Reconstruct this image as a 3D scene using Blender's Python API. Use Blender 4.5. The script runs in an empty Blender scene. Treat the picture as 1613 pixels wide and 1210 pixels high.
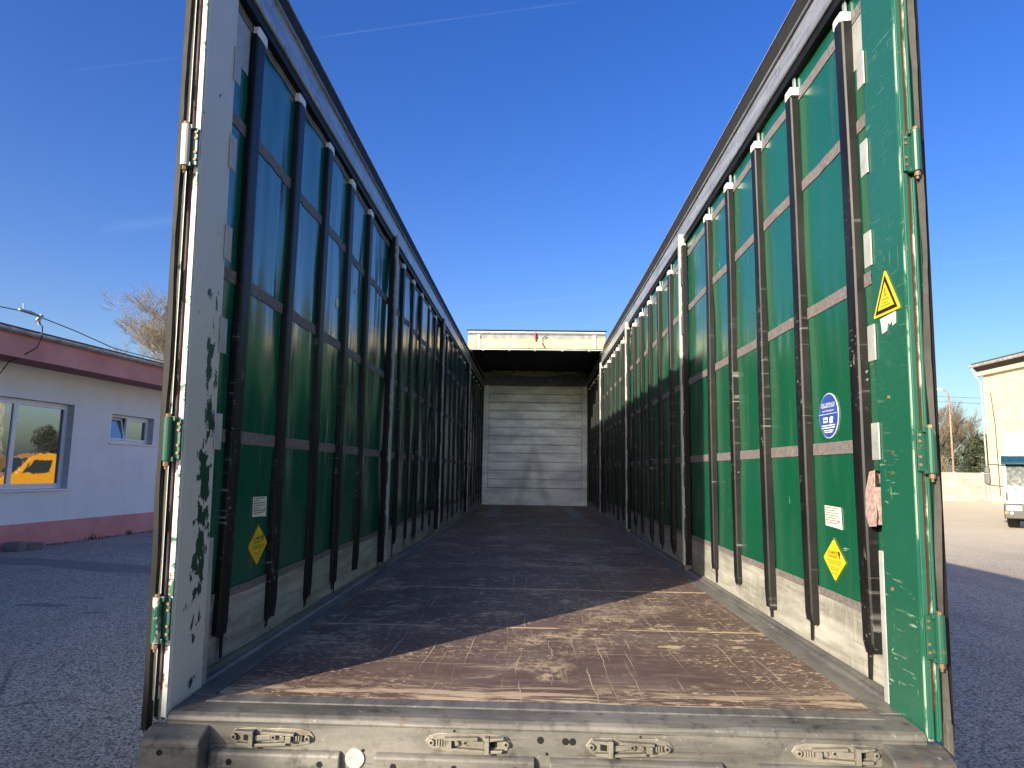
import bpy, math, random
import numpy as np
from mathutils import Vector, Matrix, noise
random.seed(7)
sc = bpy.context.scene
COL = sc.collection
rad = math.radians

# ------------------------------------------------------------------ camera
FZ = 1.2                                   # cargo floor height above the yard
YAW, PITCH, ROLL = rad(1.872), rad(7.219), rad(0.946)
CAM = Vector((-0.0333, -2.390, 0.7766 + FZ))
IW, IH, FPX = 1613, 1210, 1080.0
fw = Vector((-math.sin(YAW)*math.cos(PITCH), math.cos(YAW)*math.cos(PITCH), math.sin(PITCH)))
rt = Vector((math.cos(YAW), math.sin(YAW), 0)); up = rt.cross(fw)
c_, s_ = math.cos(ROLL), math.sin(ROLL)
RT = rt*c_ + up*s_; UP = up*c_ - rt*s_
cam = bpy.data.cameras.new('camera'); camo = bpy.data.objects.new('camera', cam); COL.objects.link(camo)
camo.matrix_world = Matrix(((RT.x, UP.x, -fw.x, CAM.x), (RT.y, UP.y, -fw.y, CAM.y), (RT.z, UP.z, -fw.z, CAM.z), (0, 0, 0, 1)))
cam.sensor_width = 36; cam.lens = 36*FPX/IW; cam.clip_end = 4000; cam.clip_start = 0.05
sc.camera = camo
def ray(px, py): return RT*((px-IW/2)/FPX) - UP*((py-IH/2)/FPX) + fw
def at(px, py, axis, val):                 # the point where a picture direction meets a plane of the place
    d = ray(px, py); t = (val-CAM[axis])/d[axis]; return CAM + d*t
def at_plane(px, py, P, N):
    d = ray(px, py); t = (Vector(P)-CAM).dot(Vector(N))/d.dot(Vector(N)); return CAM + d*t

# ------------------------------------------------------------------ world and sun
LD = Vector((1.0, 1.25, -0.508)).normalized()      # direction the sunlight travels
ELEV = math.asin(-LD.z); AZ = math.atan2(-LD.x, -LD.y)
w = bpy.data.worlds.new('World'); sc.world = w; w.use_nodes = True
wn = w.node_tree.nodes; wl = w.node_tree.links; wn.clear()
sky = wn.new('ShaderNodeTexSky'); sky.sky_type = 'NISHITA'; sky.sun_disc = False
sky.sun_elevation = ELEV; sky.sun_rotation = AZ; sky.altitude = 250; sky.air_density = 1.0; sky.dust_density = 3.0; sky.ozone_density = 2.5
hs = wn.new('ShaderNodeHueSaturation'); hs.inputs['Hue'].default_value = .523; hs.inputs['Saturation'].default_value = 1.36; hs.inputs['Value'].default_value = 1.0
wl.new(sky.outputs[0], hs.inputs['Color'])
tc = wn.new('ShaderNodeTexCoord')
def wm(op, a, b=None, clamp=False):
    n = wn.new('ShaderNodeMath'); n.operation = op; n.use_clamp = clamp
    for i, v in enumerate((a, b)):
        if v is None: continue
        if isinstance(v, (int, float)): n.inputs[i].default_value = v
        else: wl.new(v, n.inputs[i])
    return n.outputs[0]
def wdot(v):
    n = wn.new('ShaderNodeVectorMath'); n.operation = 'DOT_PRODUCT'; wl.new(tc.outputs['Generated'], n.inputs[0]); n.inputs[1].default_value = v
    return n.outputs['Value']
wnz = wn.new('ShaderNodeTexNoise'); wnz.inputs['Scale'].default_value = 14; wnz.inputs['Detail'].default_value = 5; wl.new(tc.outputs['Generated'], wnz.inputs['Vector'])
acc = None
for (a, b, width, gain) in (((480, 62), (930, 0), .0017, .016), ((100, 113), (292, 90), .0016, .009), ((715, 487), (985, 462), .003, .009), ((1470, 418), (1625, 404), .003, .010), ((150, 362), (290, 345), .010, .012)):
    da, db = ray(*a).normalized(), ray(*b).normalized(); nrm = da.cross(db).normalized(); mid = (da+db).normalized(); ch = mid.dot(da)
    m = wm('SUBTRACT', 1.0, wm('DIVIDE', wm('ABSOLUTE', wdot(nrm)), width), True)
    e = wm('DIVIDE', wm('SUBTRACT', wdot(mid), ch), (1-ch)*0.5, True)
    m = wm('MULTIPLY', wm('MULTIPLY', m, e), wm('MULTIPLY', wnz.outputs[0], gain*2))
    acc = m if acc is None else wm('ADD', acc, m)
mixw = wn.new('ShaderNodeMixRGB'); mixw.inputs[2].default_value = (9, 10, 11.5, 1); wl.new(acc, mixw.inputs[0]); wl.new(hs.outputs[0], mixw.inputs[1])
bg = wn.new('ShaderNodeBackground'); bg.inputs['Strength'].default_value = 0.109
wo = wn.new('ShaderNodeOutputWorld'); wl.new(mixw.outputs[0], bg.inputs[0]); wl.new(bg.outputs[0], wo.inputs[0])
sun = bpy.data.lights.new('sun', 'SUN'); sun.energy = 5.0; sun.angle = rad(0.53); sun.color = (1, .89, .70)
suno = bpy.data.objects.new('sun', sun); COL.objects.link(suno); suno.location = (-20, -25, 20)
suno.rotation_euler = LD.to_track_quat('-Z', 'Y').to_euler()
sc.view_settings.view_transform = 'Standard'; sc.view_settings.look = 'None'; sc.view_settings.gamma = 1; sc.view_settings.use_curve_mapping = False
sc.view_settings.exposure = 1.2
sc.render.engine = 'CYCLES'

# ------------------------------------------------------------------ material tools
class NT:
    def __init__(s, name):
        s.m = bpy.data.materials.new(name); s.m.use_nodes = True; s.n = s.m.node_tree.nodes; s.l = s.m.node_tree.links
        s.b = s.n['Principled BSDF']; s.pos = s.n.new('ShaderNodeNewGeometry').outputs['Position']
    def put(s, sock, v):
        if isinstance(v, bpy.types.NodeSocket): s.l.new(v, sock)
        elif isinstance(v, (tuple, list)) and len(v) == 3 and sock.type == 'RGBA': sock.default_value = (*v, 1)
        else: sock.default_value = v
    def math(s, op, a, b=0.0, clamp=False):
        n = s.n.new('ShaderNodeMath'); n.operation = op; n.use_clamp = clamp; s.put(n.inputs[0], a); s.put(n.inputs[1], b); return n.outputs[0]
    def mapv(s, scale=(1, 1, 1), rot=(0, 0, 0), loc=(0, 0, 0), src=None):
        n = s.n.new('ShaderNodeMapping'); s.l.new(src or s.pos, n.inputs[0]); n.inputs['Scale'].default_value = scale; n.inputs['Rotation'].default_value = rot; n.inputs['Location'].default_value = loc
        return n.outputs[0]
    def noise(s, scale, detail=4, rough=.55, vec=None, out=0, dist=0.0):
        n = s.n.new('ShaderNodeTexNoise'); n.inputs['Scale'].default_value = scale; n.inputs['Detail'].default_value = detail; n.inputs['Roughness'].default_value = rough
        n.inputs['Distortion'].default_value = dist
        s.l.new(vec or s.pos, n.inputs['Vector']); return n.outputs[out]
    def vor(s, scale, vec=None, out='Distance', feat='F1'):
        n = s.n.new('ShaderNodeTexVoronoi'); n.feature = feat; n.inputs['Scale'].default_value = scale; s.l.new(vec or s.pos, n.inputs['Vector']); return n.outputs[out]
    def ramp(s, v, lo, hi):                # smooth 0..1 between lo and hi
        n = s.n.new('ShaderNodeMapRange'); n.interpolation_type = 'SMOOTHSTEP'; s.put(n.inputs[0], v); n.inputs[1].default_value = lo; n.inputs[2].default_value = hi; return n.outputs[0]
    def mix(s, f, a, b, blend='MIX'):
        n = s.n.new('ShaderNodeMixRGB'); n.blend_type = blend; s.put(n.inputs[0], f); s.put(n.inputs[1], a); s.put(n.inputs[2], b); return n.outputs[0]
    def xyz(s):
        n = s.n.new('ShaderNodeSeparateXYZ'); s.l.new(s.pos, n.inputs[0]); return n.outputs
    def band(s, v, a, b, soft):            # 1 between a and b
        return s.math('MULTIPLY', s.ramp(v, a-soft, a+soft), s.math('SUBTRACT', 1.0, s.ramp(v, b-soft, b+soft)))
    def scratch(s, scale, stretch, ang, lo, hi, axis='z', loc=(0, 0, 0)):   # fine streaks: noise stretched along one direction
        i = 'xyz'.index(axis); r = [0, 0, 0]; r[i] = ang
        return s.ramp(s.noise(scale, 2, .5, s.mapv(stretch, r, loc)), lo, hi)
    def maxm(s, *a):
        o = a[0]
        for b in a[1:]: o = s.math('MAXIMUM', o, b)
        return o
    def done(s, col, rough=.6, metal=0.0, bump=None, bs=.3, bd=.01, spec=.5, coat=0.0):
        s.put(s.b.inputs['Base Color'], col); s.put(s.b.inputs['Roughness'], rough); s.put(s.b.inputs['Metallic'], metal); s.put(s.b.inputs['Specular IOR Level'], spec)
        if coat: s.b.inputs['Coat Weight'].default_value = coat; s.b.inputs['Coat Roughness'].default_value = .08
        if bump is not None:
            n = s.n.new('ShaderNodeBump'); n.inputs['Strength'].default_value = bs; n.inputs['Distance'].default_value = bd; s.l.new(bump, n.inputs['Height']); s.l.new(n.outputs[0], s.b.inputs['Normal'])
        return s.m
def plain(name, col, rough=.6, metal=0.0, var=.25, scale=9, spec=.5, bs=.12):
    t = NT(name); nz = t.noise(scale, 6, .6); f = t.math('MULTIPLY', t.ramp(nz, .3, .7), 1.0)
    c2 = tuple(c*(1-var) for c in col); return t.done(t.mix(f, c2, col), t.math('ADD', t.math('MULTIPLY', nz, .2), rough-.1), metal, t.noise(scale*12, 3), bs, .004, spec)
M = {}
# worn film-faced plywood
t = NT('plywood_floor'); X, Y, Z = t.xyz()
base = t.mix(t.noise(1.3, 5), (.074, .042, .034), (.138, .086, .067))
base = t.mix(t.math('MULTIPLY', t.scratch(1.0, (3, 26, 1), 0, .45, .75), .22), base, (.20, .14, .11))
low = t.ramp(t.noise(1.1, 4), .36, .60)
hole = t.ramp(t.noise(9, 7, .68, t.mapv((1, 1.5, 1))), .585, .615)
fine = t.ramp(t.noise(34, 6, .7, t.mapv((1, 1.6, 1), loc=(2, 2, 0))), .575, .60); low2 = t.ramp(t.noise(2.1, 4, .6, t.mapv((1, 1, 1), loc=(8, 3, 0))), .40, .58)
chips = t.math('MAXIMUM', t.math('MULTIPLY', hole, low), t.math('MULTIPLY', fine, low2))
patch = t.math('MULTIPLY', t.math('MULTIPLY', t.ramp(t.noise(1.9, 6, .6, t.mapv((1, 1, 1), loc=(3.3, 1.7, 0))), .54, .64), t.ramp(t.noise(26, 6, .75), .42, .56)), .8)
wp = t.n.new('ShaderNodeVectorMath'); wp.operation = 'ADD'; wz = t.n.new('ShaderNodeVectorMath'); wz.operation = 'SCALE'; wz.inputs['Scale'].default_value = .05
t.l.new(t.noise(3.5, 3, .5, None, 1), wz.inputs[0]); t.l.new(t.pos, wp.inputs[0]); t.l.new(wz.outputs[0], wp.inputs[1]); keep = t.pos; t.pos = wp.outputs[0]
s1 = t.scratch(1.0, (1.2, 130, 1), .03, .69, .72); s2 = t.scratch(1.0, (150, 1.0, 1), .30, .68, .71); s3 = t.scratch(1.0, (130, 1.1, 1), -.55, .685, .715); s4 = t.scratch(1.0, (1.9, 150, 1), -.16, .68, .71, loc=(5, 3, 0)); s5 = t.scratch(1.0, (1.6, 140, 1), 1.0, .70, .73, loc=(1, 7, 0))
t.pos = keep
scr = t.maxm(s1, s2, s3, s4, s5)
ym = t.math('PINGPONG', t.math('ADD', Y, -.03), 1.1375/2); seam = t.math('MULTIPLY', t.math('SUBTRACT', 1.0, t.ramp(ym, .002, .022)), t.ramp(t.noise(5, 5, .7, t.mapv((1, .6, 1))), .36, .58))
edge = t.math('MULTIPLY', t.math('SUBTRACT', 1.0, t.ramp(Y, .06, .34)), t.ramp(t.noise(7, 6, .7, t.mapv((.55, 4, 1))), .47, .58))
wear = t.math('MINIMUM', t.maxm(t.math('MULTIPLY', chips, .95), t.math('MULTIPLY', scr, .8), t.math('MULTIPLY', seam, .9), edge, patch), 1.0)
wood = t.mix(t.noise(30, 3, .6, t.mapv((.2, 3, 1))), (.40, .29, .19), (.62, .49, .34))
dust = t.math('MULTIPLY', t.ramp(t.noise(2.6, 6, .65), .4, .8), .30)
M['ply'] = t.done(t.mix(wear, t.mix(dust, base, (.26, .22, .19)), wood), t.math('ADD', .42, t.math('MULTIPLY', t.noise(6, 5), .3)), 0, t.math('SUBTRACT', t.math('MULTIPLY', t.noise(60, 3), .15), wear), .35, .004)
# raw steel and aluminium
def steel(name, a, b, rough, metal, streak=(1, 1, 1), rust=0.0, grime=.35, bs=.2):
    t = NT(name); n1 = t.noise(3.2, 7, .65, t.mapv(streak)); col = t.mix(t.ramp(n1, .28, .72), a, b)
    n2 = t.noise(17, 6, .7); col = t.mix(t.math('MULTIPLY', t.ramp(n2, .5, .72), grime), col, tuple(x*.35 for x in a))
    n3 = t.ramp(t.noise(46, 4, .6, t.mapv((1, 1, 1), loc=(2, 5, 1))), .62, .7); col = t.mix(t.math('MULTIPLY', n3, .35), col, tuple(min(1, x*1.6) for x in b))
    if name.startswith('dirty'):
        col = t.mix(t.math('MULTIPLY', t.scratch(1, (1.6, 30, 70), 0, .60, .68), .65), col, (.05, .047, .042)); col = t.mix(t.math('MULTIPLY', t.ramp(t.noise(2.4, 6, .7, t.mapv((1, 1, 1), loc=(6, 6, 6))), .48, .66), .55), col, (.075, .072, .068))
    if rust: col = t.mix(t.math('MULTIPLY', t.ramp(t.noise(11, 6, .7, t.mapv((1, 1, 1), loc=(9, 2, 4))), .60, .72), rust), col, (.16, .065, .025))
    return t.done(col, t.math('ADD', rough-.12, t.math('MULTIPLY', n2, .24)), metal, t.noise(70, 4), bs, .003)
M['sill'] = steel('dirty_galvanised_sill', (.062, .060, .056), (.21, .198, .178), .6, .2, (.5, 1, 2.2), rust=.3, grime=.75, bs=.35)
M['rave'] = steel('worn_floor_edge_steel', (.10, .10, .10), (.24, .225, .20), .5, .4, (4, .5, 1), .15, .5)
M['rail'] = steel('galvanised_roof_rail', (.22, .23, .25), (.46, .48, .51), .38, .45, (8, .6, 14), grime=.65)
M['alu'] = steel('aluminium_trim', (.42, .43, .44), (.68, .68, .67), .38, .6, grime=.4)
M['tab'] = steel('zinc_tab', (.30, .31, .31), (.46, .46, .45), .55, .2)
M['lock'] = steel('lock_steel', (.12, .115, .10), (.34, .31, .26), .5, .45, rust=.3, grime=.6)
M['black'] = plain('black_rubber', (.009, .009, .010), .6, var=.4, spec=.25)
M['dark'] = plain('dark_underside', (.022, .021, .018), .8, spec=.2)
M['hole'] = plain('hole_dark', (.004, .004, .004), .9)
M['white'] = plain('white_plastic', (.75, .75, .73), .5, var=.1)
M['red'] = plain('red_seal', (.30, .012, .010), .45)
M['chassis'] = plain('chassis_paint', (.03, .03, .032), .6)
M['redlamp'] = plain('red_reflective', (.35, .008, .006), .3)
M['grey'] = plain('grey_plate', (.26, .27, .28), .55, var=.35)
# front bulkhead aluminium planks
t = NT('bulkhead_planks'); X, Y, Z = t.xyz()
col = t.mix(t.ramp(t.noise(1.4, 6, .6, t.mapv((1, 1, 2.5))), .3, .7), (.50, .54, .60), (.86, .90, .96))
col = t.mix(t.math('MULTIPLY', t.scratch(1, (2, 1, 40), 0, .55, .72), .35), col, (.44, .46, .50))
col = t.mix(t.math('MULTIPLY', t.ramp(t.noise(6, 7, .75, t.mapv((1, 1, 2.2), loc=(4, 0, 2))), .58, .68), .5), col, (.24, .24, .25))
tri = t.math('SUBTRACT', t.math('ABSOLUTE', t.math('ADD', X, .04)), t.math('MULTIPLY', t.math('SUBTRACT', 2.75, Z), .26))
stain = t.math('MULTIPLY', t.math('SUBTRACT', 1.0, t.ramp(t.math('ABSOLUTE', t.math('ADD', tri, t.math('MULTIPLY', t.noise(3, 4), .12))), .01, .16)), t.math('SUBTRACT', 1.0, t.ramp(Z, 2.3, 2.9)))
col = t.mix(t.math('MULTIPLY', stain, .32), col, (.22, .19, .16))
M['bulk'] = t.done(col, t.math('ADD', .34, t.math('MULTIPLY', t.noise(8, 5), .2)), .5, t.noise(40, 4), .2, .003)
# curtain pvc
def pvc(name, a, b, wear, gl):
    t = NT(name); X, Y, Z = t.xyz()
    col = t.mix(t.noise(1.7, 4), a, b)
    dirt = t.math('MULTIPLY', t.ramp(t.noise(1.0, 6, .65, t.mapv((1, 14, 1.2))), .52, .74), .34); col = t.mix(dirt, col, (.09, .10, .085))
    m = t.ramp(t.noise(2.3, 4, .6, t.mapv((1, 1, 1), loc=(7, 1, 3))), .5, .66)
    sc1 = t.scratch(1, (1, 14, 70), .6, .735, .77, 'x'); sc2 = t.scratch(1, (1, 60, 9), -.35, .74, .78, 'x', (0, 3, 1)); sc3 = t.scratch(1, (1, 8, 90), .15, .735, .77, 'x', (0, 8, 4))
    spots = t.ramp(t.noise(48, 3, .6), .74, .78)
    wv = t.math('MULTIPLY', t.math('MULTIPLY', t.maxm(sc1, sc2, sc3, spots), m), wear)
    col = t.mix(wv, col, (.42, .50, .40))
    rough = t.math('ADD', gl, t.math('MULTIPLY', t.noise(5, 6, .6), .16)); t.b.inputs['IOR'].default_value = 1.75
    return t.done(col, rough, 0, t.noise(9, 4, .5, t.mapv((1, 1.8, .8))), .08, .01, .5)
M['pvc_r'] = pvc('green_curtain_pvc', (.004, .072, .036), (.007, .098, .050), .8, .13)
M['pvc_l'] = pvc('green_curtain_pvc_creased', (.004, .078, .044), (.006, .105, .056), .35, .11)
t = NT('weathered_curtain_skirt'); X, Y, Z = t.xyz()
col = t.mix(t.ramp(t.noise(2.0, 7, .65, t.mapv((1, .8, 5))), .3, .7), (.20, .19, .165), (.43, .42, .385))
col = t.mix(t.math('MULTIPLY', t.scratch(1, (1, 2, 60), 0, .5, .75), .5), col, (.13, .12, .105)); col = t.mix(t.math('MULTIPLY', t.ramp(t.noise(26, 5, .7, t.mapv((1, 2, .5))), .5, .7), .35), col, (.5, .5, .47))
M['skirt'] = t.done(col, .6, 0, t.noise(35, 5), .3, .004)
t = NT('grey_webbing'); M['web'] = t.done(t.mix(t.ramp(t.noise(1, 3, .5, t.mapv((1, 90, 60))), .3, .7), (.105, .092, .095), (.20, .175, .175)), .7, 0, t.noise(1, 2, .5, t.mapv((1, 260, 160))), .3, .002)
t = NT('black_lath_sleeve'); X, Y, Z = t.xyz()
lm = t.ramp(t.noise(2.2, 4, .6), .42, .62); lo = t.math('SUBTRACT', 1.0, t.ramp(Z, 2.3, 3.4))
sw = t.math('MULTIPLY', t.math('MULTIPLY', t.maxm(t.scratch(1, (1, 30, 75), .12, .63, .73, 'x'), t.scratch(1, (1, 30, 14), .7, .65, .73, 'x'), t.scratch(1, (1, 24, 45), -.2, .64, .74, 'x', (0, 5, 5)), t.ramp(t.noise(60, 3), .67, .72)), lm), lo)
col = t.mix(t.ramp(t.noise(3, 5, .6, t.mapv((1, 4, 1))), .35, .7), (.005, .005, .006), (.012, .012, .0125)); col = t.mix(t.math('MULTIPLY', sw, .5), col, (.34, .34, .33))
M['lath'] = t.done(col, t.math('ADD', .46, t.math('MULTIPLY', sw, .3)), 0, t.noise(14, 4, .5, t.mapv((1, 1, .6))), .2, .006, .28)
# painted posts
t = NT('cream_post_with_chips'); X, Y, Z = t.xyz(); Y = t.math('ADD', Y, t.math('MULTIPLY', t.math('SUBTRACT', Z, 1.2), .035))
bias = t.math('ADD', t.math('MULTIPLY', t.math('MULTIPLY', t.band(Z, 1.45, 2.5, .35), t.band(Y, -.01, .095, .06)), .235), t.math('MULTIPLY', t.noise(1.6, 2), .10))
chip = t.ramp(t.math('ADD', t.noise(15, 7, .62, t.mapv((1, 1.2, .75), loc=(0, 3, 1.1))), bias), .715, .735)
edgec = t.math('MULTIPLY', t.math('SUBTRACT', 1.0, t.ramp(Y, -.1185, -.114)), t.ramp(t.noise(5, 6, .65, t.mapv((4, 1, 1))), .5, .54))
col = t.mix(t.noise(2, 5), (.47, .47, .43), (.58, .58, .53)); col = t.mix(t.math('MULTIPLY', t.ramp(t.noise(9, 6, .7, t.mapv((1, 2, .5))), .55, .75), .25), col, (.28, .27, .23))
M['post_l'] = t.done(t.mix(t.math('MAXIMUM', chip, edgec), col, (.006, .045, .028)), .42, 0, t.math('SUBTRACT', t.math('MULTIPLY', t.noise(50), .1), chip), .4, .002)
t = NT('green_post_scratched'); X, Y, Z = t.xyz(); Y = t.math('ADD', Y, t.math('MULTIPLY', t.math('SUBTRACT', Z, 1.2), .018))
lo = t.math('ADD', .15, t.math('MULTIPLY', t.math('SUBTRACT', 1.0, t.ramp(Z, 1.3, 2.4)), .75))
mk = t.ramp(t.noise(2.6, 4), .42, .6)
sw = t.math('MULTIPLY', t.math('MULTIPLY', t.maxm(t.scratch(1, (1, 10, 70), .45, .655, .69, 'x'), t.scratch(1, (1, 7, 80), .15, .665, .70, 'x', (0, 4, 2)), t.scratch(1, (1, 60, 8), -.3, .69, .72, 'x', (0, 1, 7)), t.ramp(t.noise(55, 3), .69, .72)), mk), lo, True)
eg = t.math('MULTIPLY', t.math('SUBTRACT', 1.0, t.ramp(Y, -.1145, -.1085)), t.ramp(t.noise(8, 6, .7, t.mapv((3, 1, .5))), .48, .58))
t.b.inputs['IOR'].default_value = 1.65
M['post_r'] = t.done(t.mix(t.math('MAXIMUM', sw, t.math('MULTIPLY', eg, .7)), t.mix(t.noise(2.2, 5), (.009, .078, .048), (.015, .104, .066)), (.40, .47, .40)), t.math('ADD', .16, t.math('MULTIPLY', t.noise(6, 5), .2)), 0, t.noise(30), .06, .003)
def chipped(name, paint, under, thr=.56):
    t = NT(name); c = t.ramp(t.noise(10, 7, .7), thr, thr+.04); r = t.ramp(t.noise(22, 5, .7, t.mapv((1, 1, 1), loc=(4, 4, 4))), .62, .7)
    col = t.mix(c, t.mix(t.noise(5), paint, tuple(x*.7 for x in paint)), under); return t.done(t.mix(t.math('MULTIPLY', r, .6), col, (.20, .09, .04)), .42, 0, c, .2, .003)
M['hinge_g'] = chipped('green_hinge_paint', (.010, .078, .050), (.40, .40, .34)); M['hinge_w'] = chipped('white_hinge_paint', (.55, .55, .5), (.02, .10, .06), .6)
M['flange_l'] = chipped('cream_flange_paint', (.72, .72, .66), (.02, .11, .07), .54); M['flange_r'] = chipped('green_flange_paint', (.013, .10, .064), (.42, .48, .41), .66)
M['rust'] = steel('rusty_bolt', (.12, .07, .04), (.28, .19, .12), .7, .3, rust=.8)
M['door'] = plain('green_door_panel', (.012, .085, .055), .4)
M['rubber'] = steel('weathered_rubber_seal', (.035, .033, .030), (.085, .078, .07), .8, 0)
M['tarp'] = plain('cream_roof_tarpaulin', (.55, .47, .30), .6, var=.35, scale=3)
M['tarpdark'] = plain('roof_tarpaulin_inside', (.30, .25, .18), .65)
M['strap'] = plain('faded_pink_strap', (.44, .31, .29), .8, var=.5, scale=60)
M['yellow'] = plain('yellow_sticker', (.78, .52, .02), .4, var=.12); M['ink'] = plain('black_ink', (.015, .015, .015), .5); M['paleink'] = plain('faded_ink', (.42, .30, .03), .5)
M['paper'] = plain('paper_sticker', (.72, .70, .62), .6, var=.1); M['greyink'] = plain('grey_ink', (.22, .22, .22), .6)
M['blue'] = plain('blue_sticker', (.035, .075, .36), .35, var=.2); M['whiteink'] = plain('white_ink', (.78, .8, .82), .5)
# yard
t = NT('chip_seal_yard'); X, Y, Z = t.xyz()
cell = t.vor(56, out='Color'); sep = t.n.new('ShaderNodeSeparateColor'); t.l.new(cell, sep.inputs[0]); dist = t.vor(56)
stone = t.mix(sep.outputs[0], (.12, .107, .09), (.72, .63, .51)); stone = t.mix(t.math('MULTIPLY', t.ramp(sep.outputs[1], .72, .9), .6), stone, (.70, .60, .45))
big = t.noise(.35, 6, .6); stone = t.mix(t.math('MULTIPLY', t.ramp(big, .40, .72), .4), stone, (.22, .195, .165)); stone = t.mix(t.math('MULTIPLY', t.ramp(dist, .55, .9), .6), stone, (.06, .055, .048))
trk = t.math('MULTIPLY', t.ramp(t.noise(.6, 5, .6, t.mapv((1.2, .12, 1), (0, 0, .25))), .52, .70), .35); stone = t.mix(trk, stone, (.16, .14, .12)); ck = t.math('MULTIPLY', t.math('SUBTRACT', 1.0, t.ramp(t.vor(.45, t.mapv((1, 1, 0)), 'Distance', 'DISTANCE_TO_EDGE'), .002, .012)), t.ramp(t.noise(.5, 4), .5, .62)); stone = t.mix(t.math('MULTIPLY', ck, .6), stone, (.07, .063, .055))
pt = t.math('MULTIPLY', t.ramp(t.noise(.9, 6, .6, t.mapv((.35, 1.6, 1), loc=(3, 8, 0))), .64, .72), .6); stone = t.mix(pt, stone, (.09, .082, .072))
sunlit_sand = t.math('MULTIPLY', t.ramp(Y, 10, 24), .8); stone = t.mix(t.math('MULTIPLY', sunlit_sand, t.ramp(X, 4, 10)), stone, t.mix(t.noise(.25, 6, .6, t.mapv((.3, 1.4, 1))), (.52, .44, .31), (.76, .66, .49)))  # sandy tone with sunlit brightness put into its colour towards the far right
M['yard'] = t.done(stone, .85, 0, t.math('SUBTRACT', t.noise(90, 2), dist), .7, .012, .3)
t = NT('asphalt_patch'); M['patch'] = t.done(t.mix(t.noise(40, 4), (.15, .14, .125), (.30, .275, .24)), .85, 0, t.noise(120, 3), .5, .008)
# render plaster etc
def plaster(name, a, b, sc=60, bs=.5, streak=.0, bd=.012):
    t = NT(name); n = t.noise(1.1, 6, .6); g = t.noise(sc, 5, .65); col = t.mix(t.ramp(n, .3, .7), a, b); col = t.mix(t.math('MULTIPLY', t.ramp(g, .5, .75), .3), col, tuple(x*.7 for x in a))
    if streak: col = t.mix(t.math('MULTIPLY', t.ramp(t.noise(1, 6, .7, t.mapv((2.5, 2.5, .35))), .55, .8), streak), col, tuple(x*.5 for x in a))
    return t.done(col, .9, 0, g, bs, bd, .2)
M['plaster'] = plaster('white_rough_render', (.82, .80, .77), (.88, .86, .83), 42, .9, .15)
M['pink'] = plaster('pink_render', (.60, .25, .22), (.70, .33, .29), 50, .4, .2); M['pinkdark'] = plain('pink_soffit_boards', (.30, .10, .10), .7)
M['beige'] = plaster('ochre_hall_render', (.44, .39, .29), (.56, .50, .38), 6, .4, .35, .03)
M['roof'] = plain('bitumen_roof', (.05, .048, .046), .8); M['gutter'] = steel('zinc_gutter', (.26, .25, .23), (.55, .53, .50), .5, .3, grime=.6)
M['upvc'] = plain('white_upvc', (.78, .78, .79), .3, var=.06); M['reveal'] = plain('window_reveal', (.50, .50, .52), .85)
t = NT('window_glass'); t.b.inputs['Coat Weight'].default_value = 0; M['glass'] = t.done((.02, .024, .028), .02, 0, t.noise(3.0, 2), .035, .02, .95); t.b.inputs['IOR'].default_value = 2.2
M['autoglass'] = plain('tinted_windscreen', (.03, .045, .045), .12, var=.2, spec=.35, bs=.01)
M['concrete'] = plaster('precast_concrete', (.27, .26, .24), (.38, .365, .335), 25, .4, .3); M['conc2'] = plain('old_concrete', (.22, .21, .2), .9)
M['bark'] = plain('grey_brown_bark', (.17, .12, .075), .9, var=.4); M['twig'] = plain('pale_twigs', (.20, .165, .12), .85, var=.3); M['leaf'] = plain('evergreen_needles', (.040, .055, .025), .75, var=.5, scale=3)
M['lampgrey'] = steel('lamp_post_paint', (.22, .12, .08), (.34, .22, .16), .6, .1); M['lamphead'] = plain('lamp_head', (.6, .6, .58), .5)
M['cabwhite'] = plain('white_cab_paint', (.80, .80, .78), .25, var=.04, bs=.02); M['visor'] = plain('teal_visor', (.012, .05, .085), .25); M['bumper'] = plain('dark_grey_bumper', (.05, .05, .055), .5)
M['orange'] = plain('orange_lens', (.75, .22, .02), .3); M['lens'] = plain('headlight_glass', (.62, .63, .62), .12); M['tyre'] = plain('tyre_rubber', (.018, .018, .018), .8); M['teal'] = plain('teal_badge', (.05, .5, .45), .4)
M['vanyellow'] = plain('yellow_van_paint', (.72, .34, .015), .3, var=.08); M['cable'] = plain('black_cable', (.012, .012, .012), .6); M['wirealu'] = plain('pale_wire', (.4, .4, .4), .5)
M['weed'] = plain('weeds', (.05, .075, .02), .8)

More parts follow.
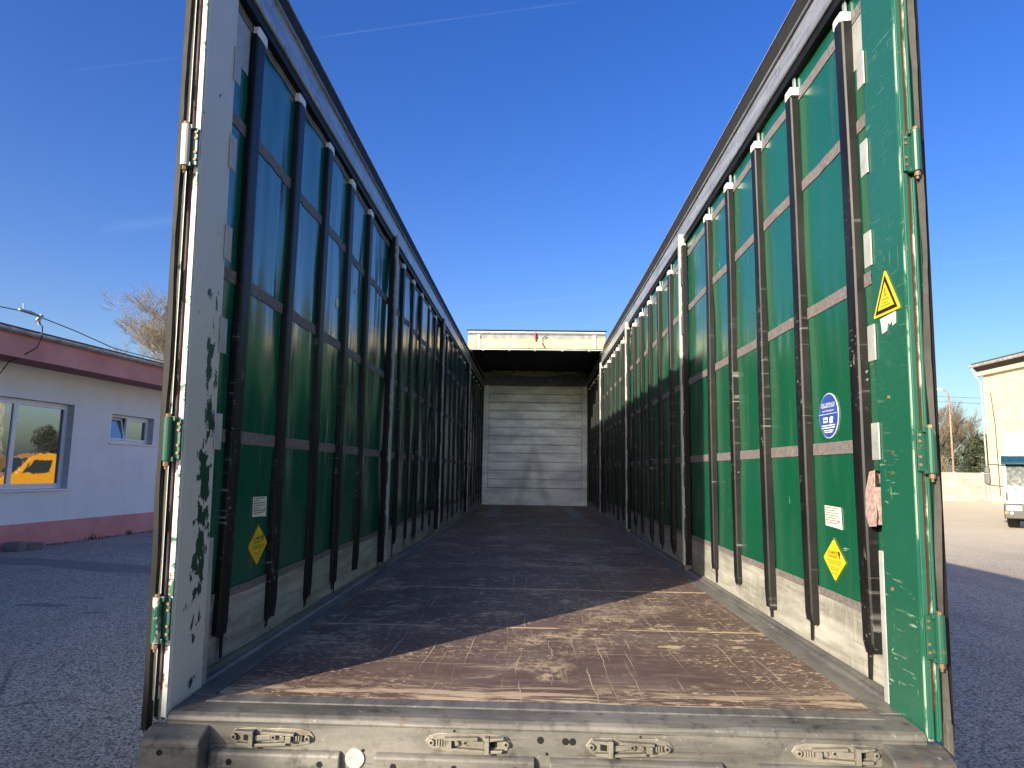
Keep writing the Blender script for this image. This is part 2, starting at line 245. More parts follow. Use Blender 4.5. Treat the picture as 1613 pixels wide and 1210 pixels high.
# ------------------------------------------------------------------ mesh tools
class MB:
    def __init__(s): s.v = []; s.f = []; s.mi = []; s.cur = 0
    def add(s, vs, fs):
        o = len(s.v); s.v += [tuple(v) for v in vs]; s.f += [tuple(i+o for i in f) for f in fs]; s.mi += [s.cur]*len(fs); return s
    def box(s, x0, x1, y0, y1, z0, z1):
        return s.add([(x, y, z) for x in (x0, x1) for y in (y0, y1) for z in (z0, z1)], [(0, 1, 3, 2), (4, 6, 7, 5), (0, 4, 5, 1), (2, 3, 7, 6), (0, 2, 6, 4), (1, 5, 7, 3)])
    def prism(s, pts, fn, a, b):           # closed outline pts (u,v) swept from a to b; fn(u,v,w) gives xyz
        n = len(pts); vs = [fn(u, v, a) for u, v in pts] + [fn(u, v, b) for u, v in pts]
        return s.add(vs, [tuple(range(n))[::-1], tuple(range(n, 2*n))] + [(i, (i+1) % n, n+(i+1) % n, n+i) for i in range(n)])
    def tube(s, pts, r, n=8, cap=True):
        pts = [Vector(p) for p in pts]; rs = r if isinstance(r, (list, tuple)) else [r]*len(pts); vs = []; fs = []
        for i, p in enumerate(pts):
            d = (pts[min(i+1, len(pts)-1)]-pts[max(i-1, 0)]).normalized(); a = d.cross(Vector((0, 0, 1)) if abs(d.z) < .9 else Vector((1, 0, 0))).normalized(); b = d.cross(a)
            vs += [p+(a*math.cos(2*math.pi*k/n)+b*math.sin(2*math.pi*k/n))*rs[i] for k in range(n)]
        for i in range(len(pts)-1): fs += [(i*n+k, i*n+(k+1) % n, (i+1)*n+(k+1) % n, (i+1)*n+k) for k in range(n)]
        if cap: fs += [tuple(range(n))[::-1], tuple(range((len(pts)-1)*n, len(pts)*n))]
        return s.add(vs, fs)
    def grid(s, nu, nv, fn, flip=False):
        vs = [fn(i/nu, j/nv) for i in range(nu+1) for j in range(nv+1)]; q = nv+1
        fs = [(i*q+j, (i+1)*q+j, (i+1)*q+j+1, i*q+j+1) for i in range(nu) for j in range(nv)]
        return s.add(vs, [f[::-1] for f in fs] if flip else fs)
    def mesh(s, name, mats, smooth=False):
        me = bpy.data.meshes.new(name); me.from_pydata(s.v, [], s.f)
        for m in (mats if isinstance(mats, (list, tuple)) else [mats]): me.materials.append(M[m])
        me.polygons.foreach_set('material_index', s.mi)
        if smooth: me.polygons.foreach_set('use_smooth', [True]*len(s.f))
        me.update(); return me
    def obj(s, name, mats, parent=None, smooth=False, bevel=0.0, loc=None):
        return link(name, s.mesh(name, mats, smooth), parent, bevel, loc)
def link(name, me, parent=None, bevel=0.0, loc=None, rz=0.0):
    o = bpy.data.objects.new(name, me); COL.objects.link(o); o.parent = parent
    if loc is not None: o.location = loc
    o.rotation_euler.z = rz
    if bevel: b = o.modifiers.new('bevel', 'BEVEL'); b.width = bevel; b.segments = 2; b.limit_method = 'ANGLE'
    return o
def box(name, mat, parent, x0, x1, y0, y1, z0, z1, bevel=.003):
    return MB().box(x0, x1, y0, y1, z0, z1).obj(name, mat, parent, False, bevel)
def tag(o, label, cat, group=None):
    o['label'] = label; o['category'] = cat
    if group: o['group'] = group
    return o
def thing(name, label, cat, loc=(0, 0, 0), rz=0.0, group=None):
    o = bpy.data.objects.new(name, None); COL.objects.link(o); o.location = loc; o.rotation_euler.z = rz; o.empty_display_size = .3
    return tag(o, label, cat, group)
def structure(o): o['kind'] = 'structure'; return o
def text(body, size, fn, mb, align='CENTER'):          # lettering as flat faces added to mb
    cu = bpy.data.curves.new('t', 'FONT'); cu.body = body; cu.size = size; cu.align_x = align; cu.align_y = 'CENTER'; cu.resolution_u = 2
    o = bpy.data.objects.new('t', cu); COL.objects.link(o); bpy.context.view_layer.update()
    me = o.evaluated_get(bpy.context.evaluated_depsgraph_get()).to_mesh()
    mb.add([fn(v.co.x, v.co.y) for v in me.vertices], [tuple(p.vertices) for p in me.polygons])
    o.evaluated_get(bpy.context.evaluated_depsgraph_get()).to_mesh_clear(); bpy.data.objects.remove(o); bpy.data.curves.remove(cu)

# ------------------------------------------------------------------ ground
g = MB().add([(-700, -700, 0), (900, -700, 0), (900, 1500, 0), (-700, 1500, 0)], [(0, 1, 2, 3)]).obj('ground', 'yard'); structure(g); g['label'] = 'grey chip sealed yard'; 
# ------------------------------------------------------------------ trailer
T = thing('curtainside_trailer', 'open green curtainside trailer with its roof slid forward and rear doors folded back', 'trailer')
LEN = 13.62
PIL = {-1: (3.16, 6.28, 9.90), 1: (3.35, 6.82, 10.35)}
LATHS = {-1: [.323, .838, 1.355, 1.855, 2.37], 1: [.282, .84, 1.392, 1.962, 2.515]}
for s in (-1, 1):
    e = list(PIL[s])+[LEN]
    for a, b in zip(e[:-1], e[1:]): LATHS[s] += [a+(b-a)*k/6 for k in range(1, 6)]
BANDS = (2.63, 2.16, 1.53, .895)
ZR = {-1: 0.0, 1: .09}                      # the right rail rides a little higher
def cx(y): return .012*math.sin(math.pi*min(max(y/LEN, 0), 1))
def cur(s, y, z):                           # inner surface of a curtain (distance from the middle), z above the floor
    ls = LATHS[s]; i = 0
    amp = 1.0 if s < 0 else .5
    f = .5
    for a, b in zip([.12]+sorted(ls), sorted(ls)+[LEN]):
        if a <= y <= b: f = (y-a)/(b-a); break
    d = .0015*math.sin(math.pi*f)*amp
    d += .015*amp*noise.noise((y*1.5+z*1.1, (y-z)*.55, 3.1*s))
    d += .0075*amp*noise.noise((y*5.5, z*.55, 7.7+s))
    for zb in BANDS[1:]:
        d += .0075*amp*noise.noise((y*17, z*2.0, 1.3*s))*math.exp(-abs(z-zb)/.16)
    d += .004*noise.noise((y*2.0, z*2.0, 11*s))
    return 1.246+cx(y)+d
def sheet(s, y0, y1, z0, z1, ny, nz, off, name, mat, parent):
    return MB().grid(ny, nz, lambda a, b: (s*(cur(s, y0+(y1-y0)*a, z0+(z1-z0)*b)-off), y0+(y1-y0)*a, FZ+z0+(z1-z0)*b), s < 0).obj(name, mat, parent, True)

# cargo floor: steel frame with plywood sheets let in
mb = MB(); mb.box(-1.232, 1.232, .012, LEN-.01, FZ-.16, FZ-.022)
floor = mb.obj('cargo_floor', 'rave', T)
NP = 12; pl = (LEN-.045)/NP
pm = MB().box(-1.112, 1.112, .0015, pl-.0025, -.0215, 0).mesh('plywood_sheet', 'ply')
for i in range(NP):
    o = link('plywood_sheet', pm, floor, .0015, (0, .03+i*pl, FZ + random.uniform(-.0012, .0012)))
for s in (-1, 1):                           # edge strip beside the plywood, with raised lip under the curtain
    pts = [(1.114, -.0218), (1.114, .001), (1.120, .003), (1.196, .004), (1.204, .012), (1.222, .014), (1.226, .030), (1.231, .030), (1.232, -.0218)]
    MB().prism(pts, lambda u, v, wv: (s*u, wv, FZ+v), .03, LEN-.012).obj('edge_strip', 'rave', floor)
for x in (-.76, .74): box('grey_plate', 'grey', floor, x-.105, x+.105, 9.35, 12.7, FZ+.0025, FZ+.006, 0)

# front bulkhead
fwl = box('front_wall', 'dark', T, -1.26, 1.26, LEN+.035, LEN+.09, FZ-.1, FZ+3.0)
zz = .385; hp = (2.775-.385)/12
for i in range(12):
    MB().prism([(0, .004), (.010, .003), (.0115, .02), (.010, .024), (.010, hp-.026), (.0115, hp-.022), (.010, hp-.004), (0, hp-.004)][::-1], lambda u, v, wv: (wv, LEN+.034-u-.012*0, FZ+zz+i*hp+v), -1.085, 1.085).obj('plank', 'bulk', fwl)
box('kick_plate', 'bulk', fwl, -1.215, 1.215, LEN+.008, LEN+.034, FZ-.002, FZ+.38)
for s in (-1, 1):
    a, b = sorted((s*1.09, s*1.215)); box('corner_strip', 'bulk', fwl, a, b, LEN+.004, LEN+.034, FZ+.384, FZ+2.775)
    a, b = sorted((s*1.218, s*1.27)); box('corner_post', 'chassis', fwl, a, b, LEN-.06, LEN+.034, FZ-.0, FZ+2.98)
box('top_beam', 'grey', fwl, -1.216, 1.216, LEN-.02, LEN+.034, FZ+2.78, FZ+3.0)

# side curtains with everything sewn to them
lprof = [(-.040, 0), (-.039, .030), (-.034, .037), (-.022, .040), (.022, .040), (.034, .037), (.039, .030), (.040, 0)]
def lath_mesh(seed):
    r = random.Random(seed); mb = MB(); zs = [.11+r.uniform(-.03, .03), .17, .4, .8, 1.2, 1.6, 2.0, 2.4, 2.60]; n = len(lprof); vs = []; fs = []
    ph = r.uniform(0, 6); tilt = r.uniform(-.25, .25)
    for j, z in enumerate(zs):
        k = 1+.06*math.sin(z*2.3+ph); dx = .004*math.sin(z*1.7+ph*2); dd = .8 if j == 0 else (1+.08*math.sin(z*3.1+ph))
        vs += [(-v*dd, u*k+dx, z+(r.uniform(-.012, .012)+tilt*u if j == 0 else 0)) for u, v in lprof]
    for j in range(len(zs)-1): fs += [(j*n+i, j*n+i+1, (j+1)*n+i+1, (j+1)*n+i) for i in range(n-1)] + [(j*n+n-1, j*n, (j+1)*n, (j+1)*n+n-1)]
    fs += [tuple(range(n))[::-1], tuple(range((len(zs)-1)*n, len(zs)*n))]; mb.add(vs, fs)
    for q in range(r.choice((0, 1, 1, 2))):                     # frayed tails of the sleeve
        y = r.uniform(-.03, .03); w_ = r.uniform(.005, .012); q = r.uniform(.03, .085); sw_ = r.uniform(-.012, .012)
        mb.add([(-.006, y-w_, .16), (-.006, y+w_, .16), (-.010, y+w_*.8+sw_, .10-q), (-.010, y-w_*.6+sw_, .105-q), (-.018, y-w_, .16), (-.018, y+w_, .16), (-.016, y+w_*.8+sw_, .10-q), (-.016, y-w_*.6+sw_, .105-q)], [(3, 2, 1, 0), (4, 5, 6, 7), (0, 1, 5, 4), (1, 2, 6, 5), (2, 3, 7, 6), (3, 0, 4, 7)])
    return mb.mesh('lath', 'lath', False)
LM = [lath_mesh(i) for i in range(9)]
capm = MB().prism([(-.040, 0), (.040, 0), (.040, .040), (.030, .046), (-.030, .046), (-.040, .040)], lambda u, v, wv: (-wv, u, v), .0, .042).mesh('lath_cap', 'white')
hangm = MB().box(-.012, -.004, -.011, .011, 0, .09).mesh('hanger', 'alu')
CUR = {}
for s in (-1, 1):
    side = 'pvc_l' if s < 0 else 'pvc_r'
    c = sheet(s, .118, LEN-.03, .24, 2.78+ZR[s], 560, 52, 0, 'curtain', side, T); CUR[s] = c
    c['label'] = 'creased green curtain in shade' if s < 0 else 'taut scuffed green curtain half in sun'
    sheet(s, .118, LEN-.03, .012, .262, 280, 6, .004, 'skirt', 'skirt', c)
    for zb in BANDS: sheet(s, .118, LEN-.03, zb-.026, zb+.026, 560, 2, .0035, 'webbing_band', 'web', c)
    sheet(s, .119, .262, 2.40, 2.600, 6, 8, .0025, 'corner_patch', 'tab', c)
    sheet(s, .118, LEN-.03, .257, .292, 400, 2, .0065, 'hem_band', 'web', c)
    for i, y in enumerate(sorted(LATHS[s])):
        x = 1.243+cx(y); m = Matrix.Rotation(math.pi if s < 0 else 0, 4, 'Z')
        for nm, me, z, bv in (('lath', LM[(i*4+2*(s > 0)) % 9], 0, 0), ('lath_cap', capm, 2.592, .004), ('hanger', hangm, 2.64, 0)):
            o = link(nm, me, c, bv, (s*x, y, FZ+z+(ZR[s]*.35 if z else 0)), math.pi if s < 0 else 0)
            if s < 0: o.scale.x, o.scale.y = (.58, 1.22) if nm != 'hanger' else (1, 1)
            if nm == 'lath': o.rotation_euler.x = random.uniform(-.004, .004)
            if nm == 'lath': o.scale.z = 1+ZR[s]*.35/2.6
# stickers: u runs as one reads it, v up; the ink lies a hair proud of the sheet
def sticker(s, yc, zc, name, draw, mats, parent, xw=None, back=.0):
    xs = xw if xw is not None else min(cur(s, yc+a, zc+b) for a in (-.1, 0, .1) for b in (-.1, 0, .1))-.004
    mb = MB()
    def P(u, v, d=0.0):
        x_ = xs if xw is not None else cur(s, yc-s*u, zc+v)-.0025
        return (s*(x_-d), yc-s*u, FZ+zc+v)
    draw(mb, P); return mb.obj(name, mats, parent)
def poly(mb, P, pts, d, mi, th=.002):
    mb.cur = mi; mb.prism(pts, lambda u, v, wv: P(u, v, wv), d-th, d)
def lines(mb, P, rows, mi, d=.0032):
    mb.cur = mi
    for (u0, u1, v, h) in rows: mb.add([P(u0, v, d), P(u1, v, d), P(u1, v+h, d), P(u0, v+h, d)], [(0, 1, 2, 3)])
def d_diamond(mb, P):
    poly(mb, P, [(0, .092), (.012, .078), (.106, .004), (.106, -.004), (.012, -.078), (0, -.092), (-.012, -.078), (-.106, -.004), (-.106, .004), (-.012, .078)], .002, 0)
    poly(mb, P, [(-.009, .083), (.009, .083), (0, .093)], .0032, 1, .001); poly(mb, P, [(-.009, -.083), (.009, -.083), (0, -.093)], .0032, 1, .001)
    mb.cur = 1; text('SCHMITZ', .021, lambda x, y: P(x*1.15-.012, y+.028, .0034), mb); text('CARGOBULL', .0135, lambda x, y: P(x*1.2-.012, y+.013, .0034), mb)
    poly(mb, P, [(.040, .034), (.046, .040), (.056, .038), (.062, .030), (.059, .022), (.063, .010), (.058, .009), (.054, .018), (.048, .020), (.046, .028)], .0034, 1, .001)
    lines(mb, P, [(-.075, .075, -.006, .005), (-.062, .066, -.016, .005), (-.05, .045, -.034, .004), (-.035, .04, -.043, .004), (-.022, .02, -.058, .004)], 2)
def d_paper(mb, P):
    poly(mb, P, [(-.083, .046), (.080, .043), (.084, -.047), (.02, -.043), (-.080, -.040)], .002, 0)
    lines(mb, P, [(-.075, .06-.03*(k % 3 == 1), .036-.0105*k, .0042) for k in range(7)], 1); poly(mb, P, [(.046, -.012), (.052, -.02), (.06, -.022), (.068, -.018), (.07, -.01), (.062, -.013), (.058, -.006), (.054, -.013)], .0032, 1, .001)
def d_blue(mb, P):
    ell = lambda r: [(r*math.cos(2*math.pi*k/40), r*math.sin(2*math.pi*k/40)) for k in range(40)]
    poly(mb, P, ell(.098), .0015, 1); poly(mb, P, ell(.0945), .003, 0)
    mb.cur = 1; text('DELLEMINGA', .024, lambda x, y: P(x, y+.047, .0042), mb); text('www.delleminga.com', .014, lambda x, y: P(x, y+.022, .0042), mb)
    lines(mb, P, [(-.066, .066, .036, .002), (-.092, .092, .006, .002), (-.052, -.004, -.030, .024), (-.068, .068, -.045, .005), (-.066, .066, -.055, .005), (-.05, .05, -.066, .004), (-.04, .04, -.074, .004)], 1, .0042)
    poly(mb, P, [(.012, -.032), (.014, -.010), (.024, -.006), (.044, -.006), (.048, -.016), (.040, -.022), (.046, -.034), (.034, -.030), (.026, -.036)], .0042, 1, .001); lines(mb, P, [(-.046, -.010, -.021, .005)], 2, .0046)
def d_tri(mb, P):
    poly(mb, P, [(-.085, -.066), (.085, -.066), (.088, -.060), (.004, .086), (-.004, .086), (-.088, -.060)], .002, 0)
    poly(mb, P, [(-.074, -.057), (.074, -.057), (0, .072)], .0032, 1, .001); poly(mb, P, [(-.054, -.045), (.054, -.045), (0, .047)], .0042, 0, .0008)
    lines(mb, P, [(-.002, .002, -.004, .03), (-.026, .026, -.014, .002), (-.018, .018, -.026, .002), (-.03, .03, -.036, .002), (.0, .014, .0, .002)], 1, .0048)
o = sticker(1, .622, .425, 'sticker', d_diamond, ['yellow', 'ink', 'paleink'], CUR[1]); o['label'] = 'yellow diamond sticker'
o = sticker(-1, .668, .434, 'sticker', d_diamond, ['yellow', 'ink', 'paleink'], CUR[-1]); o['label'] = 'yellow diamond sticker'
o = sticker(1, .615, .604, 'sticker', d_paper, ['paper', 'greyink'], CUR[1]); o['label'] = 'white paper notice'
o = sticker(-1, .664, .600, 'sticker', d_paper, ['paper', 'greyink'], CUR[-1]); o['label'] = 'white paper notice peeling at its edge'
o = sticker(1, .622, 1.037, 'sticker', d_blue, ['blue', 'whiteink', 'blue'], CUR[1]); o['label'] = 'round blue company sticker'
# torn spots on the left curtain
for (px, py, r_) in ((533, 477, .03), (563, 460, .014)):
    p = at(px, py, 0, -1.24); mb = MB(); q = [(p.y+r_*(.6+.6*random.random())*math.cos(a*.9), p.z+r_*1.3*(.5+.7*random.random())*math.sin(a*.9)) for a in range(7)]
    xs = min(cur(-1, p.y+dy, p.z-FZ+dz) for dy in (-.03, 0, .03) for dz in (-.04, 0, .04))-.002
    mb.prism(q, lambda u, v, wv: (-xs+wv, u, v), -.001, .001); o = mb.obj('patch', 'paper', CUR[-1])
# webbing tail hanging at the right end of the curtain
mb = MB(); rib = [(.155, .80), (.185, .79), (.215, .73), (.225, .66), (.205, .60), (.175, .605), (.16, .67), (.152, .74)]
for (a, b) in zip(rib[:-1], rib[1:]):
    x0 = 1.20; mb.add([(x0, a[0], FZ+a[1]), (x0, b[0], FZ+b[1]), (x0+.045, b[0], FZ+b[1]), (x0+.045, a[0], FZ+a[1])], [(0, 1, 2, 3)])
mb.prism([(.15, .80), (.185, .795), (.222, .72), (.228, .64), (.205, .595), (.16, .60), (.15, .64), (.156, .72)], lambda u, v, wv: (wv, u, FZ+v), 1.199, 1.203); mb.obj('strap_end', 'strap', CUR[1])

# pillars between the bays
for s in (-1, 1):
    for y in PIL[s]:
        x = cx(y)
        p = MB(); 
        p.prism([(1.178, -.035), (1.178, .008), (1.188, .014), (1.24, .014), (1.24, -.035)], lambda u, v, wv: (s*(u+x), y+v, wv), FZ+.03, FZ+2.72+ZR[s]); po = p.obj('pillar', 'tab', T, False, .003)
        q = MB(); q.box(*sorted((s*(1.196+x), s*(1.236+x))), y-.080, y-.037, FZ+.03, FZ+2.70); q.obj('pillar_rail', 'black', po, False, .004)
        for k in range(6):
            z = FZ+.25+k*.42; r = MB(); r.box(*sorted((s*(1.188+x), s*(1.198+x))), y-.079, y-.042, z, z+.16); r.obj('slat_pocket', 'chassis', po, False, .003)
            for zz_ in (.19, .26): b = MB(); b.tube([(s*(1.190+x), y-.06, z+zz_), (s*(1.20+x), y-.06, z+zz_)], .007, 8); b.obj('rivet', 'alu', po)
        foot = MB(); foot.box(*sorted((s*(1.176+x), s*(1.235+x))), y-.09, y+.02, FZ+.008, FZ+.05); foot.obj('pillar_foot', 'rave', po, False, .004)

# roof rails
for s in (-1, 1):
    zr = FZ+ZR[s]; mb = MB(); bow = (lambda y: cx(y)+(.012 if s > 0 else 0)*math.sin(math.pi*min(max(y/9, 0), 1)))
    def sweep(pts, name, mat, y0=-.12, y1=LEN+.06, n=24, parent=None, sm=False):
        m = MB(); k = len(pts); vs = []; fs = []
        for i in range(n+1):
            y = y0+(y1-y0)*i/n; vs += [(s*(u+bow(y)), y, zr+v) for u, v in pts]
        for i in range(n): fs += [(i*k+j, i*k+(j+1) % k, (i+1)*k+(j+1) % k, (i+1)*k+j) for j in range(k)]
        fs += [tuple(range(k))[::-1], tuple(range(n*k, n*k+k))]; m.add(vs, fs); return m.obj(name, mat, parent or T)
    ct = .10 if s < 0 else .125
    rl = sweep([(1.205, 2.687), (1.200, 2.694), (1.200, 2.745), (1.204, 2.751), (1.204, 2.822), (1.197, 2.826), (1.197, 2.839), (1.206, 2.8405), (1.216, 2.83+ct), (1.275, 2.835+ct), (1.278, 2.687)], 'roof_rail', 'rail')
    sweep([(1.2065, 2.842), (1.2030, 2.846), (1.2100, 2.842+ct), (1.220, 2.858+ct), (1.285, 2.870+ct), (1.292, 2.86+ct), (1.292, 2.66), (1.2815, 2.66), (1.2815, 2.852+ct), (1.2190, 2.842+ct)], 'rail_cover', 'dark', parent=rl)
    sweep([(1.189, 2.825), (1.1965, 2.843), (1.1965, 2.825)], 'rail_bead', 'alu', parent=rl)
    sweep([(1.222, 2.8605+ct), (1.214, 2.862+ct), (1.214, 2.867+ct), (1.286, 2.879+ct), (1.286, 2.8715+ct)], 'rail_edge', 'alu', parent=rl)
    sweep([(1.214, 2.645), (1.214, 2.6865), (1.25, 2.6865), (1.25, 2.645)], 'curtain_track', 'black', parent=rl)

# rear posts
TABZ = (2.30, 1.955, 1.605, 1.257, .902)
for s in (-1, 1):
    pm_ = 'post_l' if s < 0 else 'post_r'
    m = MB(); m.prism([(1.190, -.108), (1.190, .104), (1.200, .110), (1.262, .110), (1.262, -.095), (1.234, -.095), (1.234, -.120), (1.222, -.120), (1.222, -.106), (1.212, -.106), (1.212, -.1195), (1.194, -.1195)], lambda u, v, wv: (s*u, v, wv), FZ-.03, FZ+2.95)
    po = m.obj('rear_post', pm_, T, False, .003); po['label'] = 'cream rear corner post with chipped paint' if s < 0 else 'scratched green rear corner post'
    fl = 'flange_l' if s < 0 else 'flange_r'
    for a, b, y0 in ((1.1915, 1.2085, -.1275), (1.2245, 1.2325, -.1275)):
        MB().box(*sorted((s*a, s*b)), y0, -.1205, FZ-.02, FZ+2.95).obj('flange_rib', fl if a < 1.21 or s > 0 else 'black', po, False, .002)  # left outer rib painted black for the shade beside the door seal
    MB().tube([(s*1.2165, -.112, FZ+.06+k*.3) for k in range(10)], .0042, 8).obj('red_seal', 'red', po)
    for z in TABZ: MB().box(*sorted((s*1.1835, s*1.1885)), .088, .142, FZ+z-.066, FZ+z+.066).obj('tab', 'tab', po, False, .005)
    MB().box(*sorted((s*1.196, s*1.236)), .119, .152, FZ+.002, FZ+.518).obj('end_strip', 'tab', po, False, .004)
    if s > 0:
        o = sticker(1, .005, 1.405, 'warning_sticker', d_tri, ['yellow', 'ink'], po, 1.1885); o['label'] = 'yellow warning triangle'
        o = sticker(1, .0, 1.30, 'tape_remnant', lambda mb, P: poly(mb, P, [(-.05, .03), (.05, .035), (.048, -.005), (.03, -.01), (.028, .012), (.012, -.002), (0, .012), (-.012, -.02), (-.04, -.025)], .0015, 0), ['paper'], po, 1.1885)
        for (y, z) in ((.01, .86), (.015, .79), (.02, 1.05), (.05, .40)):
            MB().tube([(1.187, y, FZ+z), (1.192, y, FZ+z)], .007, 8).obj('rivet', 'rust', po)
    # hinges
    for k, z in enumerate((2.56, 1.857, .862, .285)):
        hm = ('hinge_w' if (s < 0 and k in (1,)) else 'hinge_g')
        h = MB(); h.tube([(s*1.2285, -.150, FZ+z-.072), (s*1.2285, -.150, FZ+z+.072)], .0145, 14); ho = h.obj('hinge', hm, po, False, .002)
        b = MB(); b.box(*sorted((s*1.192, s*1.221)), -.139, -.1280, FZ+z-.066, FZ+z+.066); b.box(*sorted((s*1.206, s*1.224)), -.152, -.136, FZ+z-.074, FZ+z-.058); b.box(*sorted((s*1.206, s*1.224)), -.152, -.136, FZ+z+.058, FZ+z+.074); b.obj('hinge_leaf', 'hinge_g' if s > 0 else 'door', po, False, .002)
        n = MB(); n.tube([(s*1.2285, -.150, FZ+z+.0715), (s*1.2285, -.150, FZ+z+.082)], .0095, 6); n.obj('hinge_nut', 'rust', po)
        n = MB(); n.tube([(s*1.2285, -.150, FZ+z-.088), (s*1.2285, -.150, FZ+z-.0715)], .0095, 6); n.tube([(s*1.2285, -.150, FZ+z-.098), (s*1.2285, -.150, FZ+z-.0875)], .005, 6); n.obj('hinge_pin', 'rust', po)
        for zz_ in (-.045, -.02, .03, .05):
            q = MB(); q.tube([(s*1.199, -.1385, FZ+z+zz_), (s*1.199, -.1425, FZ+z+zz_)], .0052, 8); q.obj('bolt', 'rust', po)
# doors folded right back along the sides
for s in (-1, 1):
    d = MB().box(*sorted((s*1.278, s*1.312)), -.03, 1.17, FZ-.03, FZ+2.80).obj('rear_door', 'door', T, False, .004)
    a = MB(); r = random.Random(3+s); pts = []; rs = []
    k = 0
    while k <= 60:
        z = FZ-.05+k*2.9/60; pts.append((s*((1.2440 if s < 0 else 1.2480)+(.0025*math.sin(k*.45)+.002*r.random())), (-.146 if s < 0 else -.128)+.004*math.sin(k*.3), z)); rs.append((.012 if s < 0 else .009)+.002*math.sin(k*.52+1)); k += 1
    a.tube(pts, rs, 5); a.obj('door_seal', 'black' if s < 0 else 'rubber', d)
    MB().box(*sorted((s*1.263, s*1.2795)), -.112, -.02, FZ-.03, FZ+2.80).obj('door_edge', 'black', d, False, .003)  # left edge painted black for shade, right edge a black outline
    MB().box(*sorted((s*1.240, s*1.2625)), -.138, -.112, FZ-.07, FZ+.03).obj('seal_end', 'rubber', d, False, .006)
    for z in (.6, 2.1): MB().tube([(s*1.322, .2, FZ+z), (s*1.322, .9, FZ+z)], .013, 8).obj('lock_bar', 'alu', d)

# the rear frame leans back a touch towards its top
for root, k in ([(o, .035 if o.data.vertices[0].co.x < 0 else .018) for o in T.children if o.name.startswith(('rear_post', 'rear_door'))]):
    for o in [root]+list(root.children):
        for v in o.data.vertices: v.co.y -= k*(v.co.z-FZ)
# rear sill
sp = [(.030, -.022), (.030, .001), (.010, .002), (-.085, -.001), (-.112, -.004), (-.126, -.012), (-.131, -.024), (-.128, -.030), (-.128, -.112), (-.128, -.162), (.03, -.162)]
sill = MB().prism(sp, lambda u, v, wv: (wv, u, FZ+v), -1.186, 1.186).obj('rear_sill', 'sill', T, False, .003)
MB().prism([(.0295, .0015), (.0295, .006), (-.028, .004), (-.032, .0005)], lambda u, v, wv: (wv, u, FZ+v), -1.11, 1.11).obj('threshold_strip', 'rave', sill)
for a, b in ((-1.03, -.625), (-.515, -.018), (.028, .56), (.665, 1.05)):
    st = MB().prism([(-.1285, -.102), (-.140, -.105), (-.148, -.110), (-.151, -.117), (-.151, -.156), (-.146, -.160), (-.1285, -.160)], lambda u, v, wv: (wv, u, FZ+v), a, b).obj('step_rail', 'sill', sill, False, .004)
    n = max(2, int((b-a)/.16))
    for k in range(n):
        x = a+.06+(b-a-.12)*k/(n-1)
        MB().tube([(x, -.1505, FZ-.137), (x, -.1520, FZ-.137)], .0105, 6).obj('drain_hole', 'hole', sill)
for x, z, r in ((.0, -.055, .011), (.078, -.057, .011), (.10, -.057, .011), (.02, -.095, .005), (-.555, -.10, .005), (-.27, -.035, .004), (.31, -.037, .004)):
    MB().tube([(x, -.1278, FZ+z), (x, -.1290, FZ+z)], r, 12).obj('bolt_hole', 'hole', sill)
MB().tube([(-.580, -.128, FZ-.124), (-.580, -.1335, FZ-.124)], .030, 28).obj('round_plate', 'alu', sill)
for s in (-1, 1):                             # corner buffers
    b = MB(); b.prism([(-.115, .0-.035), (-.150, -.040), (-.196, -.058), (-.203, -.07), (-.203, -.235), (-.115, -.235)], lambda u, v, wv: (wv, u, FZ+v), *sorted((s*1.045, s*1.232))); bo = b.obj('corner_buffer', 'sill', sill, False, .012)
    for z in (-.095, -.152): MB().tube([(s*1.165, -.2025, FZ+z), (s*1.165, -.2045, FZ+z)], .0095, 10).obj('bolt_hole', 'hole', sill)
